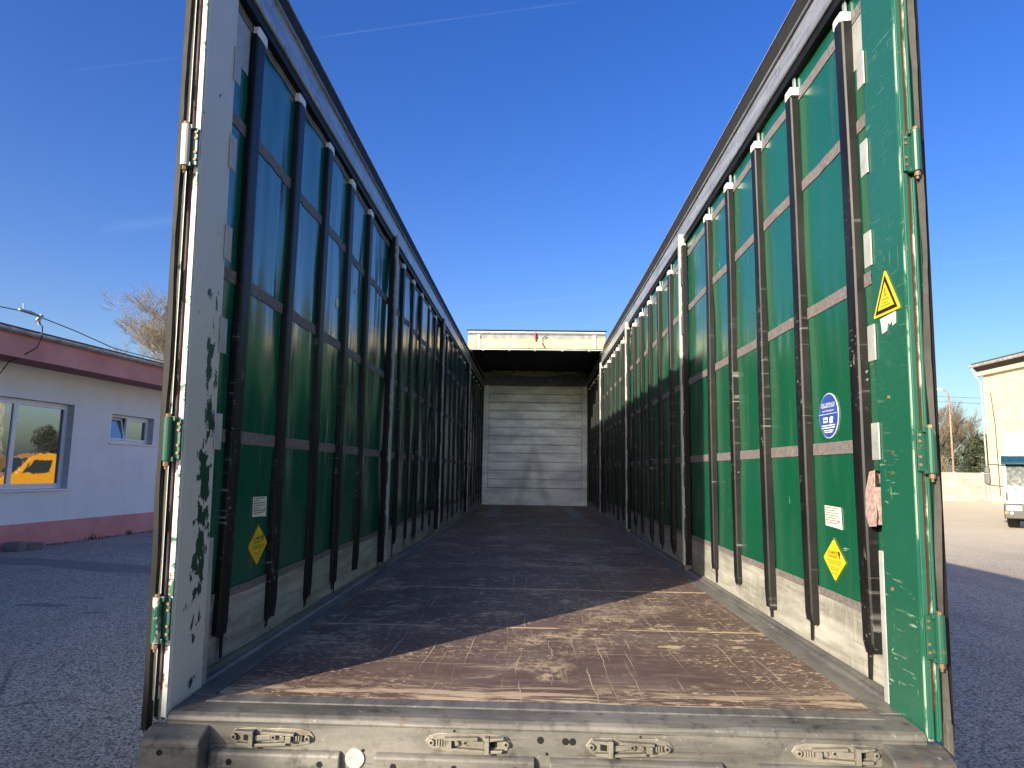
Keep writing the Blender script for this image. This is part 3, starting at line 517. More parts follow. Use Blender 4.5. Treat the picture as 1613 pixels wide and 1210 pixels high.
def keeper(x0, flip):                          # door lock keeper: dished plate, cam, bolts
    f = -1 if flip else 1; z0 = FZ-.066
    Pk = lambda u, v, wv: (x0+f*u, -.128-wv, z0+v)
    a = MB(); a.prism([(-.135, 0), (-.122, .018), (-.09, .026), (.07, .026), (.118, .022), (.135, 0), (.12, -.022), (.06, -.030), (-.07, -.028), (-.12, -.018)], Pk, -.002, .005); ko = a.obj('lock_keeper', 'lock', sill, False, .0015)
    b = MB()
    b.prism([(-.075, .016), (.03, .020), (.03, .012), (-.075, .009)], Pk, .004, .024); b.prism([(-.05, -.020), (.05, -.026), (.05, -.017), (-.05, -.012)], Pk, .004, .022)
    b.prism([(.052, -.026), (.066, -.026), (.066, .022), (.052, .022)], Pk, .004, .030); b.prism([(.066, .010), (.108, .016), (.112, .022), (.066, .020)], Pk, .004, .026); b.prism([(.066, -.026), (.104, -.024), (.108, -.016), (.066, -.016)], Pk, .004, .022)
    b.prism([(-.068, -.010), (-.050, -.010), (-.050, .010), (-.068, .010)], Pk, .004, .030); b.prism([(.0, -.004), (.05, -.010), (.05, .006), (.0, .010)], Pk, .004, .018)
    for k in range(4): b.prism([(-.100+k*.008, -.008), (-.095+k*.008, -.008), (-.095+k*.008, .008), (-.100+k*.008, .008)], Pk, .004, .018)
    for k, m_ in enumerate(b.f): b.f[k] = m_
    b.obj('keeper_cam', 'lock', sill, False, .001)
    for u, v, r in ((-.115, 0, .0095), (-.008, .002, .009), (.118, 0, .0095), (-.036, 0, .008), (.03, 0, .007)):
        MB().tube([Pk(u, v, .002), Pk(u, v, .017)], r, 10).obj('keeper_bolt', 'lock', sill, False, .001)
    e = MB()
    for u, v in ((-.115, 0), (-.008, .002), (.118, 0)): e.tube([Pk(u, v, .0168), Pk(u, v, .0176)], .0045, 8)
    e.obj('bolt_socket', 'hole', sill)
    h = MB(); h.prism([(.069, -.014), (.090, -.012), (.090, .010), (.069, .011)], Pk, .0045, .006); h.prism([(-.046, -.009), (-.030, -.009), (-.030, .010), (-.046, .010)], Pk, .0045, .0062); h.obj('keeper_slot', 'hole', sill)
for x, fl in ((-.845, True), (-.225, False), (.275, True), (.905, False)): keeper(x, fl)
# below the sill
box('light_panel', 'redlamp', T, -1.0, -.63, -.126, -.06, FZ-.30, FZ-.164); box('number_board', 'white', T, -.62, -.25, -.126, -.06, FZ-.30, FZ-.164); box('light_panel', 'redlamp', T, .63, 1.0, -.126, -.06, FZ-.30, FZ-.164)
for s in (-1, 1): MB().box(*sorted((s*.40, s*.56)), .1, LEN-1.2, .62, FZ-.165).obj('chassis_beam', 'chassis', T)
for y in (.35, 13.2): pass
box('side_guard', 'chassis', T, -1.25, -1.21, 1.0, LEN-.6, .55, .95); box('side_guard', 'chassis', T, 1.21, 1.25, 1.0, LEN-.6, .55, .95)
def lathe(prof, n=28):                         # profile (radius, width) spun round the X axis
    m = MB(); k = len(prof); vs = [(x, r*math.cos(2*math.pi*i/n), r*math.sin(2*math.pi*i/n)) for i in range(n) for r, x in prof]
    m.add(vs, [(i*k+j, i*k+j+1, ((i+1) % n)*k+j+1, ((i+1) % n)*k+j) for i in range(n) for j in range(k-1)]); return m
tyrem = lathe([(.30, -.18), (.48, -.19), (.515, -.15), (.52, 0), (.515, .15), (.48, .19), (.30, .18)]).mesh('tyre', 'tyre', True)
rimm = lathe([(0, -.06), (.12, -.08), (.14, -.02), (.24, 0), (.30, -.15), (.305, .15), (.24, .02), (0, .05)]).mesh('rim', 'alu', True)
for y in (3.2, 4.5, 5.8):
    ax = MB().tube([(-1.0, y, .525), (1.0, y, .525)], .07, 12).obj('axle', 'chassis', T)
    for s in (-1, 1):
        link('tyre', tyrem, ax, 0, (s*1.04, y, .525)); link('rim', rimm, ax, 0, (s*1.04, y, .525))
for s in (-1, 1):
    box('landing_leg', 'chassis', T, s*.62-.06, s*.62+.06, 10.9, 11.05, .06, FZ-.165); box('landing_foot', 'chassis', T, s*.62-.12, s*.62+.12, 10.85, 11.1, 0, .055)

# slid-back roof, gathered at the front
RY = 10.0; rz = FZ+.02
rc = MB(); ys = []; n = 14
for i in range(n*2+1): ys.append((RY+.12+(LEN-RY-.2)*i/(n*2), (3.03+.06*i/(2*n)) if i % 2 == 0 else 3.24))
vs = []
for (y, z) in ys: vs += [(x, y, rz+z+.03*math.cos(x*1.2)+.01*math.sin(x*9+y*7)) for x in np.linspace(-1.24, 1.24, 15)]
rc.add(vs, [(i*15+j, i*15+j+1, (i+1)*15+j+1, (i+1)*15+j) for i in range(len(ys)-1) for j in range(14)])
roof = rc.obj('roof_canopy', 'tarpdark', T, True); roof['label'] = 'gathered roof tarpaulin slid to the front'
for i in range(0, 2*n+1, 2):
    y, z = ys[i]; MB().box(-1.25, 1.25, y-.018, y+.018, rz+z-.035, rz+z-.002).obj('roof_bow', 'chassis', roof, False, .003)
for x in (-.98, -.5, -.03, .47, .96):
    MB().tube([(x, RY+.04, rz+2.955), (x+.02, RY+1.2, rz+2.93), (x+.03, RY+2.5, rz+2.97), (x, LEN-.15, rz+3.02)], .013, 6).obj('roof_strap', 'black', roof)
    MB().box(x-.016, x+.016, RY+.005, RY+.05, rz+2.945, rz+2.985).obj('strap_buckle', 'white', roof)
MB().grid(16, 4, lambda a, b: (-1.05+2.1*a, LEN-.25+.03*math.sin(b*9), rz+3.12-(.10+.10*math.sin(math.pi*a))*(1-b)), False).obj('sagging_flap', 'tarp', roof, True)
MB().grid(10, 30, lambda a, b: (-1.26+2.52*a, RY+.1+(LEN-RY)*b, rz+3.30+.012*math.sin(b*70)), False).obj('roof_top', 'tarp', roof, True)
MB().box(-1.26, 1.26, LEN+.07, LEN+.088, rz+2.985, rz+3.31).obj('front_flap', 'tarp', roof)
hd = MB(); hd.prism([(0, 2.955), (0, 2.975), (.012, 2.98), (.012, 3.24), (.0, 3.245), (-.02, 3.27), (-.02, 3.30), (.10, 3.31), (.10, 2.955)], lambda u, v, wv: (wv, RY+u, rz+v), -1.262, 1.262)
ho = hd.obj('header_beam', 'grey', roof, False, .004)
MB().box(-1.262, 1.262, RY-.026, RY-.0205, rz+3.272, rz+3.298).obj('header_lip', 'alu', roof)
MB().prism([(.0, 2.985), (-.010, 2.99), (-.012, 3.02), (-.006, 3.10), (-.010, 3.155), (.002, 3.16), (.0115, 3.16), (.0115, 2.985)], lambda u, v, wv: (wv, RY+u, rz+v), -1.03, 1.03).obj('header_tarp', 'tarp', roof)
MB().box(-1.25, 1.25, RY-.012, RY-.001, rz+2.957, rz+2.974).obj('header_trim', 'alu', roof)
MB().box(-1.28, 1.28, RY-.035, RY+.11, rz+3.3105, rz+3.325).obj('header_cover', 'dark', roof)
for s in (-1, 1):
    MB().box(*sorted((s*1.262, s*1.268)), RY+.1, LEN+.09, rz+2.90+ZR[s], rz+3.30).obj('sun_blocking_flap', 'tarp', roof)  # tarp sides added to keep sunlight off the bulkhead
    MB().box(*sorted((s*1.035, s*1.09)), RY-.018, RY+.012, rz+2.985, rz+3.235).obj('header_bracket', 'alu', roof, False, .004); MB().box(*sorted((s*1.10, s*1.26)), RY-.016, RY+.012, rz+2.985, rz+3.19).obj('header_end', 'tarp', roof, False, .004)
    MB().box(*sorted((s*1.17, s*1.275)), RY-.06, RY+.25, rz+2.90, rz+2.952).obj('roof_carriage', 'chassis', roof, False, .004)
MB().tube([(-.02, RY-.028, rz+3.29), (-.022, RY-.03, rz+3.22), (-.015, RY-.028, rz+3.12)], [.012, .016, .014], 6).obj('pull_tag', 'red', roof)
MB().tube([(.17, RY-.028, rz+3.22), (.11, RY-.032, rz+3.17), (.10, RY-.032, rz+3.08), (.15, RY-.03, rz+3.0)], .009, 6).obj('pull_cord', 'chassis', roof)
# ------------------------------------------------------------------ office building on the left
A0 = at(0, 868, 2, 0); A1 = at(250, 835, 2, 0)
dv = (A1-A0); dv.z = 0; dv.normalize(); nv = Vector((dv.y, -dv.x, 0))       # along the wall / out of the wall
B0 = A0.copy(); B0.z = 0
def bl(px, py, out=0.0):                    # picture point on the wall -> (along, height)
    p = at_plane(px, py, B0+nv*out, nv); return (p-B0).dot(dv), p.z
OB = thing('office_building', 'single storey white rendered building with pink base and eaves', 'building', tuple(B0), math.atan2(dv.y, dv.x))
# local frame: x along the wall, y = -out, z up
U0, U1, DEP = -34.0, 22.0, 11.0
zE = (bl(0, 576)[1]+bl(262, 612)[1])/2        # underside of the eaves at the wall
zP = (bl(0, 830)[1]+bl(245, 805)[1])/2        # top of the pink base
wx = [bl(22, 626), bl(22, 772), bl(118, 640), bl(112, 770)]; sx = [bl(177, 652), bl(176, 697), bl(243, 660), bl(240, 700)]
w1 = (wx[0][0], wx[2][0], wx[1][1], wx[0][1]); w2 = (sx[0][0], sx[2][0], sx[1][1], sx[0][1])
w1 = (w1[0]-1.35, w1[1], w1[2], w1[3])
print('BUILDING', zE, zP, w1, w2, B0[:], dv[:])
wins = [w1, w2] + [(a, a+1.9, w1[2], w1[3]) for a in (-6.5,)] + [(a, a+1.9, w1[2], w1[3]) for a in (9.5, 15)]
cols = sorted(set([U0, U1]+[v for q in wins for v in q[:2]])); m = MB()
for a, b in zip(cols[:-1], cols[1:]):
    q = [x for x in wins if x[0] <= a+1e-6 and x[1] >= b-1e-6]
    for z0, z1 in ([(zP, q[0][2]), (q[0][3], zE)] if q else [(zP, zE)]): m.add([(a, 0, z0), (b, 0, z0), (b, 0, z1), (a, 0, z1)], [(0, 1, 2, 3)])
for z0, z1, yb in ((0, zE, DEP),): m.add([(U0, yb, z0), (U1, yb, z0), (U1, yb, z1), (U0, yb, z1)], [(3, 2, 1, 0)])
for x in (U0, U1): m.add([(x, 0, 0), (x, DEP, 0), (x, DEP, zE), (x, 0, zE)], [(0, 1, 2, 3)])
m.obj('wall', 'plaster', OB)
MB().box(U0-.01, U1+.01, -.035, .20, -.05, zP+.002).obj('plinth', 'pink', OB, False, .01)
OV = 1.05; zF = zE+.50                       # eaves
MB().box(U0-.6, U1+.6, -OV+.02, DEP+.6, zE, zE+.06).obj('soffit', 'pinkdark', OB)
MB().box(U0-.6, U1+.6, -OV, -OV+.018, zE-.03, zF+.02).obj('fascia', 'pink', OB)
MB().prism([(-OV+.02, zF+.02), (-OV-.08, zF+.06), (-OV-.08, zF+.10), (DEP/2, zF+1.1), (DEP+.6, zF+.1), (DEP+.6, zE+.061), (-OV+.02, zE+.061)], lambda u, v, wv: (wv, u, v), U0-.6, U1+.6).obj('roof', 'roof', OB)
gpr = [(-OV-.015+.075*math.cos(a)-.065, zF+.03+.075*math.sin(a)) for a in [math.pi+math.pi*k/8 for k in range(9)]]
gut = MB().prism(gpr+[(-OV-.015, zF+.045), (-OV-.155, zF+.045)][::1], lambda u, v, wv: (wv, u, v), U0-.6, U1+.6).obj('gutter', 'gutter', OB)
for k in range(40):
    x = U0+k*1.35; MB().prism([(-OV-.165, zF+.05), (-OV-.165, zF-.01), (-OV-.12, zF-.056), (-OV-.04, zF-.056), (-OV-.002, zF-.01), (-OV-.002, zF+.05)], lambda u, v, wv: (wv, u, v), x, x+.03).obj('gutter_bracket', 'gutter', OB)
def window(a, b, z0, z1, panes, openp=None):
    D2 = .20; fr = MB(); t_ = .07
    fr.box(a, b, D2-.03, D2+.04, z0, z0+t_); fr.box(a, b, D2-.03, D2+.04, z1-t_, z1)
    for x in (a, b-t_): fr.box(x, x+t_, D2-.03, D2+.04, z0+t_, z1-t_)
    n = len(panes); xs = [a+(b-a)*p for p in panes]
    wo_ = fr.obj('window', 'upvc', OB, False, .006)
    rv = MB(); rv.add([(a, 0, z0), (a, D2, z0), (a, D2, z1), (a, 0, z1)], [(0, 1, 2, 3)]); rv.add([(b, 0, z0), (b, D2, z0), (b, D2, z1), (b, 0, z1)], [(3, 2, 1, 0)]); rv.add([(a, 0, z1), (b, 0, z1), (b, D2, z1), (a, D2, z1)], [(3, 2, 1, 0)]); rv.obj('reveal', 'reveal', wo_)
    MB().box(a-.06, b+.06, -.07, D2-.03, z0-.045, z0-.003).obj('sill', 'upvc', wo_, False, .006)
    for i, (p0, p1) in enumerate(zip(xs[:-1], xs[1:])):
        x0, x1 = p0+(t_ if i == 0 else .0), p1-(t_ if i == n-2 else .0); zz0, zz1 = z0+t_, z1-t_
        sh = MB(); q = .06
        sh.box(x0, x0+q, D2-.045, D2+.02, zz0, zz1); sh.box(x1-q, x1, D2-.045, D2+.02, zz0, zz1); sh.box(x0+q, x1-q, D2-.045, D2+.02, zz0, zz0+q); sh.box(x0+q, x1-q, D2-.045, D2+.02, zz1-q, zz1)
        so = sh.obj('sash', 'upvc', wo_, False, .005); gl = MB().box(x0+q-.005, x1-q+.005, D2-.01, D2+.004, zz0+q-.005, zz1-q+.005).obj('pane', 'glass', wo_)
        if openp == i:
            for o in (so, gl):
                P0 = Vector((0, D2, zz0)); o.matrix_local = Matrix.Translation(P0) @ Matrix.Rotation(rad(-12), 4, 'X') @ Matrix.Translation(-P0)
    MB().box(a, b, D2+.8, D2+.82, z0, z1).obj('room_back', 'reveal', wo_)
    return wo_
for i, q in enumerate(wins):
    window(*q, (0, .5, 1), None) if i != 1 else window(*q, (0, .45, 1), 0)
AN = thing('shading_block', 'unseen taller white block added beside the office to shade the yard', 'building', tuple(B0), math.atan2(dv.y, dv.x))  # added out of view as a shade caster, height set from the sill's shadow
S_ = Vector((-.98, -.13, FZ-.05)); t_s = ((S_-B0).dot(nv)-1.8)/LD.dot(nv); AH = S_.z-LD.z*t_s; print('ANNEX', AH, (S_-LD*t_s)[:])
MB().box(U0-.5, -9.0, -1.5, DEP-.5, -.02, AH-.25).obj('wall', 'plaster', AN)
MB().box(U0-.8, -8.7, -1.8, DEP-.2, AH-.248, AH).obj('roof', 'roof', AN)
for k in range(4):
    q = MB().box(U0+2+k*5.5, U0+4.4+k*5.5, -1.56, -1.501, 2.2, 4.4).obj('window', 'upvc', AN, False, .01); MB().box(U0+2.1+k*5.5, U0+4.3+k*5.5, -1.575, -1.562, 2.3, 4.3).obj('pane', 'glass', q)
# cable on the eaves, overhead wires
def tubeobj(name, pts, r, mat, label, cat, group=None, parent=None):
    o = MB().tube(pts, r, 6).obj(name, mat, parent, True); return tag(o, label, cat, group) if parent is None else o
P = lambda px, py, out: at_plane(px, py, B0+nv*out, nv)
lst = [P(-6, 596, .02), P(14, 570, .4), P(40, 558, OV+.02), P(58, 548, OV+.2), P(66, 532, OV+.22), P(67, 515, OV+.22), P(62, 508, OV+.2)]
tubeobj('service_cable', lst, .013, 'cable', 'black cable looping from the white bracket over the pink eaves', 'cable')
tubeobj('overhead_wire', [P(-40, 472, OV+.3), P(0, 483, OV+.2), P(30, 489, OV+.2), P(62, 499, OV+.2), P(120, 522, OV+.2), P(180, 549, OV+.1), P(262, 570, OV+.05)], .011, 'cable', 'dark sagging wire strung along the roof edge', 'wire')
br = MB(); br.tube([P(62, 512, OV+.15), P(61, 498, OV+.18), P(48, 492, OV+.2), P(30, 488, OV+.2)], .03, 6); br.tube([P(58, 506, OV+.2), P(66, 497, OV+.2)], .045, 6); br.tube([P(37, 486, OV+.2), P(37, 478, OV+.2)], .012, 5)
tag(br.obj('wire_bracket', 'wirealu'), 'pale metal wire bracket on the gutter edge', 'bracket')
# repair strip and small things on the yard
def gp(px, py, z=0): p = at(px, py, 2, z); return (p.x, p.y, z)
pts = [gp(-60, 878), gp(60, 880), gp(150, 886), gp(262, 893), gp(262, 905), gp(150, 900), gp(60, 890), gp(-60, 888)]
o = MB().add([(x, y, .004) for x, y, z in pts], [tuple(range(8))]).obj('asphalt_patch', 'patch'); structure(o)
for (px, py, r_) in ((70, 953, .42), (142, 942, .26), (150, 965, .25), (235, 862, .2)):
    c = gp(px, py); q = [(c[0]+r_*(.7+.5*random.random())*math.cos(k*.628), c[1]+r_*.32*(.2+1.0*random.random())*math.sin(k*.628), .004) for k in range(10)]
    structure(MB().add(q, [tuple(range(10))]).obj('asphalt_patch', 'patch'))
c = gp(24, 868); bk = MB().box(-.17, .17, -.14, .14, 0, .2); tag(bk.obj('concrete_block', 'conc2', None, False, .02, c), 'dark loose concrete block against the pink wall base', 'block')
c = gp(48, 866); bk = MB().box(-.25, .25, -.1, .1, 0, .16); o = bk.obj('concrete_block', 'conc2', None, False, .02, c); o.rotation_euler.z = .5; tag(o, 'long pale concrete block lying by the pink wall base', 'block')
wd = MB(); r = random.Random(5)
for k in range(420):
    a = r.uniform(.0, 9); p = B0+dv*a+nv*abs(r.gauss(.06, .10)); h = r.uniform(.03, .14) * (1.6 if noise.noise((a*1.3, 0, 0)) > .1 else .5); th = r.uniform(0, 6.3); d = Vector((math.cos(th), math.sin(th), 0))*.012
    wd.add([p-d, p+d, p+Vector((r.uniform(-.05, .05), r.uniform(-.05, .05), h))], [(0, 1, 2)])
o = wd.obj('weeds', 'weed'); o['kind'] = 'stuff'; o['label'] = 'sparse weeds at the foot of the pink wall'; o['category'] = 'weeds'

# ------------------------------------------------------------------ trees
def tree(name, label, loc, height, spread, seed, levels=5, tw=.010, mats=('bark', 'twig'), trunk_r=.22, fork=.28, dens=4, group=None):
    r = random.Random(seed); root = thing(name, label, 'tree', loc, 0, group); tr = MB(); cr = MB()
    def grow(p, d, L, rad_, lev):
        n = 4 if lev < 2 else 3; pts = [p]; rs = [rad_]; q = p.copy(); dd = d.copy()
        for k in range(n):
            dd = (dd+Vector((r.gauss(0, .13), r.gauss(0, .13), r.gauss(.05, .08)))).normalized(); q = q+dd*(L/n); pts.append(q.copy()); rs.append(max(tw*.55, rad_*(1-.5*(k+1)/n)))
        (tr if lev < 2 else cr).tube(pts, rs, 7 if lev < 2 else (4 if lev < 3 else 3), False)
        if lev >= levels: return
        for k in range(dens + (lev > 1)):
            f = r.uniform(.35 if lev else fork, 1.0); i = min(int(f*n), n-1); b = pts[i].lerp(pts[i+1], f*n-i)
            ax = Vector((r.gauss(0, 1), r.gauss(0, 1), r.gauss(0, .35))).normalized(); nd = (dd*(1.0-.25*spread)+ax*spread*r.uniform(.5, 1.1)+Vector((0, 0, .18))).normalized()
            grow(b, nd, L*r.uniform(.5, .78), max(tw, rad_*(1-f*.5)*r.uniform(.38, .6)), lev+1)
    grow(Vector((0, 0, -.1)), Vector((0, 0, 1)), height*.42, trunk_r, 0)
    tr.obj('trunk', mats[0], root, True); cr.obj('crown', mats[1], root, True); return root
P0 = at(255, 560, 1, 33.0); tree('bare_tree', 'leafless spreading tree rising behind the white office building', (P0.x, 33.0, 0), 14.5, .85, 21, 6, .0075, trunk_r=.22, dens=4)
P0 = at(1500, 740, 1, 74.0); tree('bare_tree', 'leafless pale tree behind the concrete wall beside the lamp', (P0.x, 74, 0), 12.5, .62, 5, 5, .018, trunk_r=.2, dens=4)
P0 = at(1483, 740, 1, 80.0); tree('bare_tree', 'leafless tree behind the concrete wall, partly hidden by the green rear post', (P0.x, 80, 0), 12.0, .6, 9, 5, .018, trunk_r=.18, dens=4)
P0 = at(1541, 740, 1, 78.0); tree('bare_tree', 'leafless tree behind the dark evergreen next to the ochre hall', (P0.x, 78, 0), 11, .6, 14, 5, .018, trunk_r=.18, dens=4)
# evergreen
P0 = at(1538, 740, 1, 70.0); ev = thing('evergreen_tree', 'dark bushy evergreen between the ochre hall and the bare trees', 'tree', (P0.x, 70, 0))
MB().tube([(0, 0, -.1), (.1, 0, 2.5), (0, .1, 5.2)], [.2, .15, .05], 8).obj('trunk', 'bark', ev, True)
lf = MB(); r = random.Random(2); cl = [(Vector((r.gauss(0, .95), r.gauss(0, .95), r.uniform(1.2, 6.3))), r.uniform(.45, .9)) for _ in range(46)]
for c, rr in cl:
    k = 1.0-.08*abs(c.z-3.5); c.x *= k; c.y *= k
    for _ in range(150):
        d = Vector((r.gauss(0, 1), r.gauss(0, 1), r.gauss(0, 1))).normalized()*rr*r.uniform(.5, 1); p = c+d; t1 = Vector((r.gauss(0, 1), r.gauss(0, 1), r.gauss(0, 1))).normalized(); t2 = t1.cross(d).normalized()
        lf.add([p-t2*.07, p+t1*.13, p+t2*.07, p-t1*.09], [(0, 1, 2, 3)])
lf.obj('crown', 'leaf', ev)

# ------------------------------------------------------------------ right side of the yard
H0 = at(1562, 792, 2, 0)                     # far corner of the hall
hx, hy = H0.x, H0.y
zh = at(1548, 577, 1, hy).z
HL = thing('industrial_hall', 'tall ochre rendered hall with a low pitched dark roof', 'building', (hx, hy, 0))
print('HALL', hx, hy, zh)
m = MB(); m.box(0, 16, -34, 0, -.05, zh-.5); m.obj('wall', 'beige', HL)
MB().prism([(-.55, zh+.05), (-.55, zh+.28), (8, zh+1.9), (16.6, zh+.28), (16.6, zh-.495), (-.0, zh-.495)], lambda u, v, wv: (u, wv, v), -34.6, .6).obj('roof', 'roof', HL)
MB().box(-.35, -.002, -34.3, .35, zh-.85, zh-.5).obj('cornice', 'beige', HL, False, .03)
MB().prism([(-.72, zh+.12), (-.72, zh-.02), (-.66, zh-.1), (-.58, zh-.1), (-.552, zh-.02), (-.552, zh+.12)], lambda u, v, wv: (u, wv, v), -34.6, .7).obj('gutter', 'gutter', HL)
MB().tube([(-.62, .45, zh-.05), (-.4, .3, zh-.9), (-.12, .14, zh-1.4), (-.12, .1, .1)], .06, 8).obj('downpipe', 'gutter', HL)
MB().tube([(-.05, -.9, zh-2.4), (-.05, -1.0, zh-3.2), (-.05, -1.2, zh-5), (-.05, -1.25, .6)], .03, 6).obj('earthing_cable', 'cable', HL)
# concrete panel wall
CW = thing('concrete_wall', 'grey precast concrete panel wall beside the ochre hall', 'wall', (hx, hy+3.0, 0))
zc = at(1500, 744, 1, hy+3).z
pmn = MB().box(-1.13, 1.13, -.04, .04, 0, zc/4-.012).mesh('panel', 'concrete'); pst = MB().box(-.11, .11, -.09, .09, 0, zc+.06).mesh('post', 'concrete')
for k in range(9):
    x = 2.6-k*2.48
    link('post', pst, CW, .012, (x+1.24, 0, 0))
    for j in range(4): link('panel', pmn, CW, .012, (x, random.uniform(-.012, .012), .0+j*zc/4))
# street lamp
LX = at(1502, 740, 1, 69.0); SL = thing('street_lamp', 'slim rusty street lamp with a curved arm behind the concrete wall', 'street lamp', (LX.x, 69, 0))
ztop = at(1498, 614, 1, 69).z; xe = at(1474, 611, 1, 69).x-LX.x
MB().tube([(0, 0, 0), (0, 0, ztop*.5), (0, 0, ztop-.9)], [.13, .10, .08], 10).obj('pole', 'lampgrey', SL, True)
MB().tube([(0, 0, ztop-.92), (-.06, 0, ztop-.45), (-.3, 0, ztop-.1), (-.8, 0, ztop+.05), (xe+.5, 0, ztop+.03)], [.075, .07, .06, .05, .05], 8).obj('arm', 'lampgrey', SL, True)
MB().prism([(xe-.35, ztop-.06), (xe-.30, ztop+.10), (xe+.3, ztop+.15), (xe+.62, ztop+.07), (xe+.6, ztop-.04), (xe+.2, ztop-.12)], lambda u, v, wv: (u, wv, v), -.16, .16).obj('lamp_head', 'lamphead', SL, False, .03)
for k, (y0, y1) in enumerate(((623, 626), (631, 635))):
    a, b = at(1440, y0, 1, 100), at(1640, y1, 1, 100); mid = (a+b)/2; mid.z -= .25
    tubeobj('power_line', [a, mid, b], .025, 'cable', ('upper' if k == 0 else 'lower')+' of two thin overhead power lines beyond the lamp', 'wire')
# white truck
TR0 = at(1606, 834, 2, 0)
TR = thing('white_truck', 'white truck cab with teal sun visor and dark bumper before the ochre hall', 'truck', (TR0.x+.02, TR0.y, 0), rad(-37))
# local: x to the right in view, -y is forward (towards the camera), cab 2.5 wide starting at x=-.25
cx0, cx1 = -.42, 2.03; ym = 0
def side(pts, a, b, name, mat, bev=.03, parent=TR): return MB().prism(pts, lambda u, v, wv: (wv, u, v), a, b).obj(name, mat, parent, False, bev)
cabo = side([(-.28, .95), (-.30, 1.60), (-.22, 1.72), (.02, 2.86), (.10, 2.98), (2.0, 2.98), (2.0, .95)], cx0, cx1, 'cab', 'cabwhite', .07)
side([(-.245, 1.70), (.005, 2.84), (.03, 2.84), (-.215, 1.70)], cx0+.10, cx1-.10, 'windscreen', 'autoglass', .004, cabo)
side([(.55, 1.62), (.25, 1.62), (.32, 2.6), (1.05, 2.6), (1.05, 1.62)], cx0-.006, cx0+.02, 'side_window', 'autoglass', .003, cabo)
side([(-.02, 2.62), (-.34, 2.55), (-.36, 2.62), (-.08, 2.90), (.06, 2.92)], cx0-.03, cx1+.03, 'sun_visor', 'visor', .02, cabo)
side([(.15, 2.98), (.30, 3.5), (.75, 3.86), (1.9, 3.95), (1.98, 2.98)], cx0+.12, cx1-.12, 'wind_deflector', 'cabwhite', .08, cabo)
side([(-.46, .42), (-.48, .98), (-.40, 1.02), (.05, 1.02), (.35, .8), (.35, .42)], cx0-.03, cx1+.03, 'bumper', 'bumper', .04, cabo)
for a, b in ((cx0+.06, cx0+.56), (cx1-.56, cx1-.06)): side([(-.50, .74), (-.505, .93), (-.44, .93), (-.44, .74)], a, b, 'headlight', 'lens', .015, cabo)
for a, b in ((cx0+.0, cx0+.11), (cx1-.11, cx1)): side([(-.495, .60), (-.495, .70), (-.44, .70), (-.44, .60)], a, b, 'indicator', 'orange', .01, cabo)
for a in (cx0+.22, cx1-.22): MB().tube([(a, -.475, .645), (a, -.497, .645)], .055, 14).obj('fog_lamp', 'lens', cabo)
for k in range(4): MB().box(cx0+.55, cx1-.55, -.318, -.29, 1.10+k*.12, 1.16+k*.12).obj('grille_slat', 'bumper', cabo, False, .006)
side([(-.30, 1.12), (-.306, 1.48), (-.26, 1.5), (-.26, 1.1)], cx0+.04, cx0+.13, 'air_vane', 'bumper', .005, cabo)
MB().tube([(cx0+.38, -.302, 1.60), (cx0+.38, -.318, 1.60)], .07, 16).obj('badge', 'teal', cabo)
for s, xx in ((-1, cx0), (1, cx1)):
    MB().tube([(xx, -.02, 2.52), (xx+s*.3, -.18, 2.56), (xx+s*.52, -.22, 2.54)], .022, 8).obj('mirror_arm', 'bumper', cabo); MB().tube([(xx, -.12, 1.68), (xx+s*.3, -.2, 1.70), (xx+s*.52, -.22, 1.74)], .022, 8).obj('mirror_arm', 'bumper', cabo)
    mp = lambda u, v, wv: (xx+s*(.50+u), -.24+wv, v)
    MB().prism([(-.10, 1.76), (.08, 1.74), (.12, 1.85), (.11, 2.18), (-.09, 2.18)], mp, -.06, .09).obj('mirror', 'bumper', cabo, False, .03); MB().prism([(-.10, 2.21), (.12, 2.21), (.10, 2.42), (.02, 2.5), (-.08, 2.46)], mp, -.06, .09).obj('mirror', 'bumper', cabo, False, .03)
side([(2.25, .95), (2.25, 3.95), (9.5, 3.95), (9.5, .95)], cx0-.02, cx1+.02, 'cargo_box', 'cabwhite', .03)
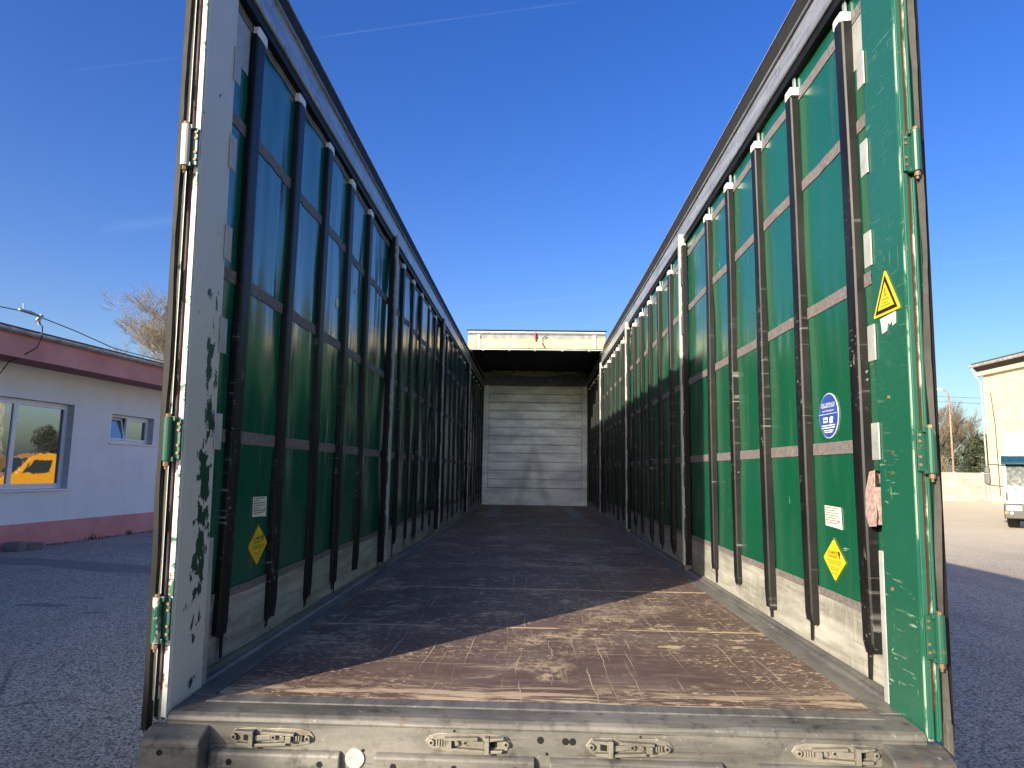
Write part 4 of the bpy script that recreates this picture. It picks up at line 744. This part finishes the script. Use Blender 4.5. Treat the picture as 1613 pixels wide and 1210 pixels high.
side([(.2, .6), (.2, .94), (9.3, .94), (9.3, .6)], cx0+.6, cx1-.6, 'chassis', 'chassis', .02)
for y in (1.0, 7.2, 8.4):
    for xx in (cx0+.18, cx1-.18): 
        ty = link('wheel', tyrem, TR, 0, (xx, y, .52)); link('rim', rimm, ty)
# yellow vans standing past the front of the trailer; the office windows mirror them
wc = B0+dv*((w1[0]+w1[1])/2); ri = Vector((wc.x-CAM.x, wc.y-CAM.y, 0)).normalized(); rf = ri-2*ri.dot(nv)*nv
def van(loc, rz, label):
    V = thing('yellow_van', label, 'van', loc, rz, 'yellow vans past the trailer')
    sd = lambda pts, a, b, name, mat, bev, par: MB().prism(pts, lambda u, v, wv: (u, wv, v), a, b).obj(name, mat, par, False, bev)
    b = sd([(-2.7, .45), (-2.7, 2.3), (-2.5, 2.5), (1.0, 2.5), (1.4, 2.3), (2.0, 1.45), (2.75, 1.2), (2.85, .9), (2.85, .45)], -1.0, 1.0, 'body', 'vanyellow', .06, V)
    for s in (-1, 1):
        a, c = sorted((s*.99, s*1.012)); sd([(.35, 1.45), (.35, 2.15), (1.25, 2.15), (1.8, 1.45)], a, c, 'side_window', 'autoglass', .004, b)
        for x in (-1.7, 1.75):
            q = link('wheel', tyrem, V, 0, (x, s*.86, .36), rad(90)); q.scale = (.55, .68, .68)
        MB().box(2.80, 2.87, s*.75-.16, s*.75+.16, .78, .98).obj('headlight', 'lens', b, False, .02)
    sd([(1.46, 2.22), (1.48, 2.24), (2.06, 1.49), (2.02, 1.47)], -.85, .85, 'windscreen', 'autoglass', .003, b)
    MB().box(2.78, 2.93, -1.0, 1.0, .38, .68).obj('bumper', 'bumper', b, False, .03); return V
for k, (d, off) in enumerate(((27.0, -1.8), (33.0, 3.2))):
    p = wc+rf*d+Vector((rf.y, -rf.x, 0))*off; print('VAN', p[:]); van((p.x, p.y, 0), rad(-70+40*k), ('yellow van parked ahead of the trailer, mirrored in the office window' if k == 0 else 'yellow van parked furthest ahead of the trailer'))
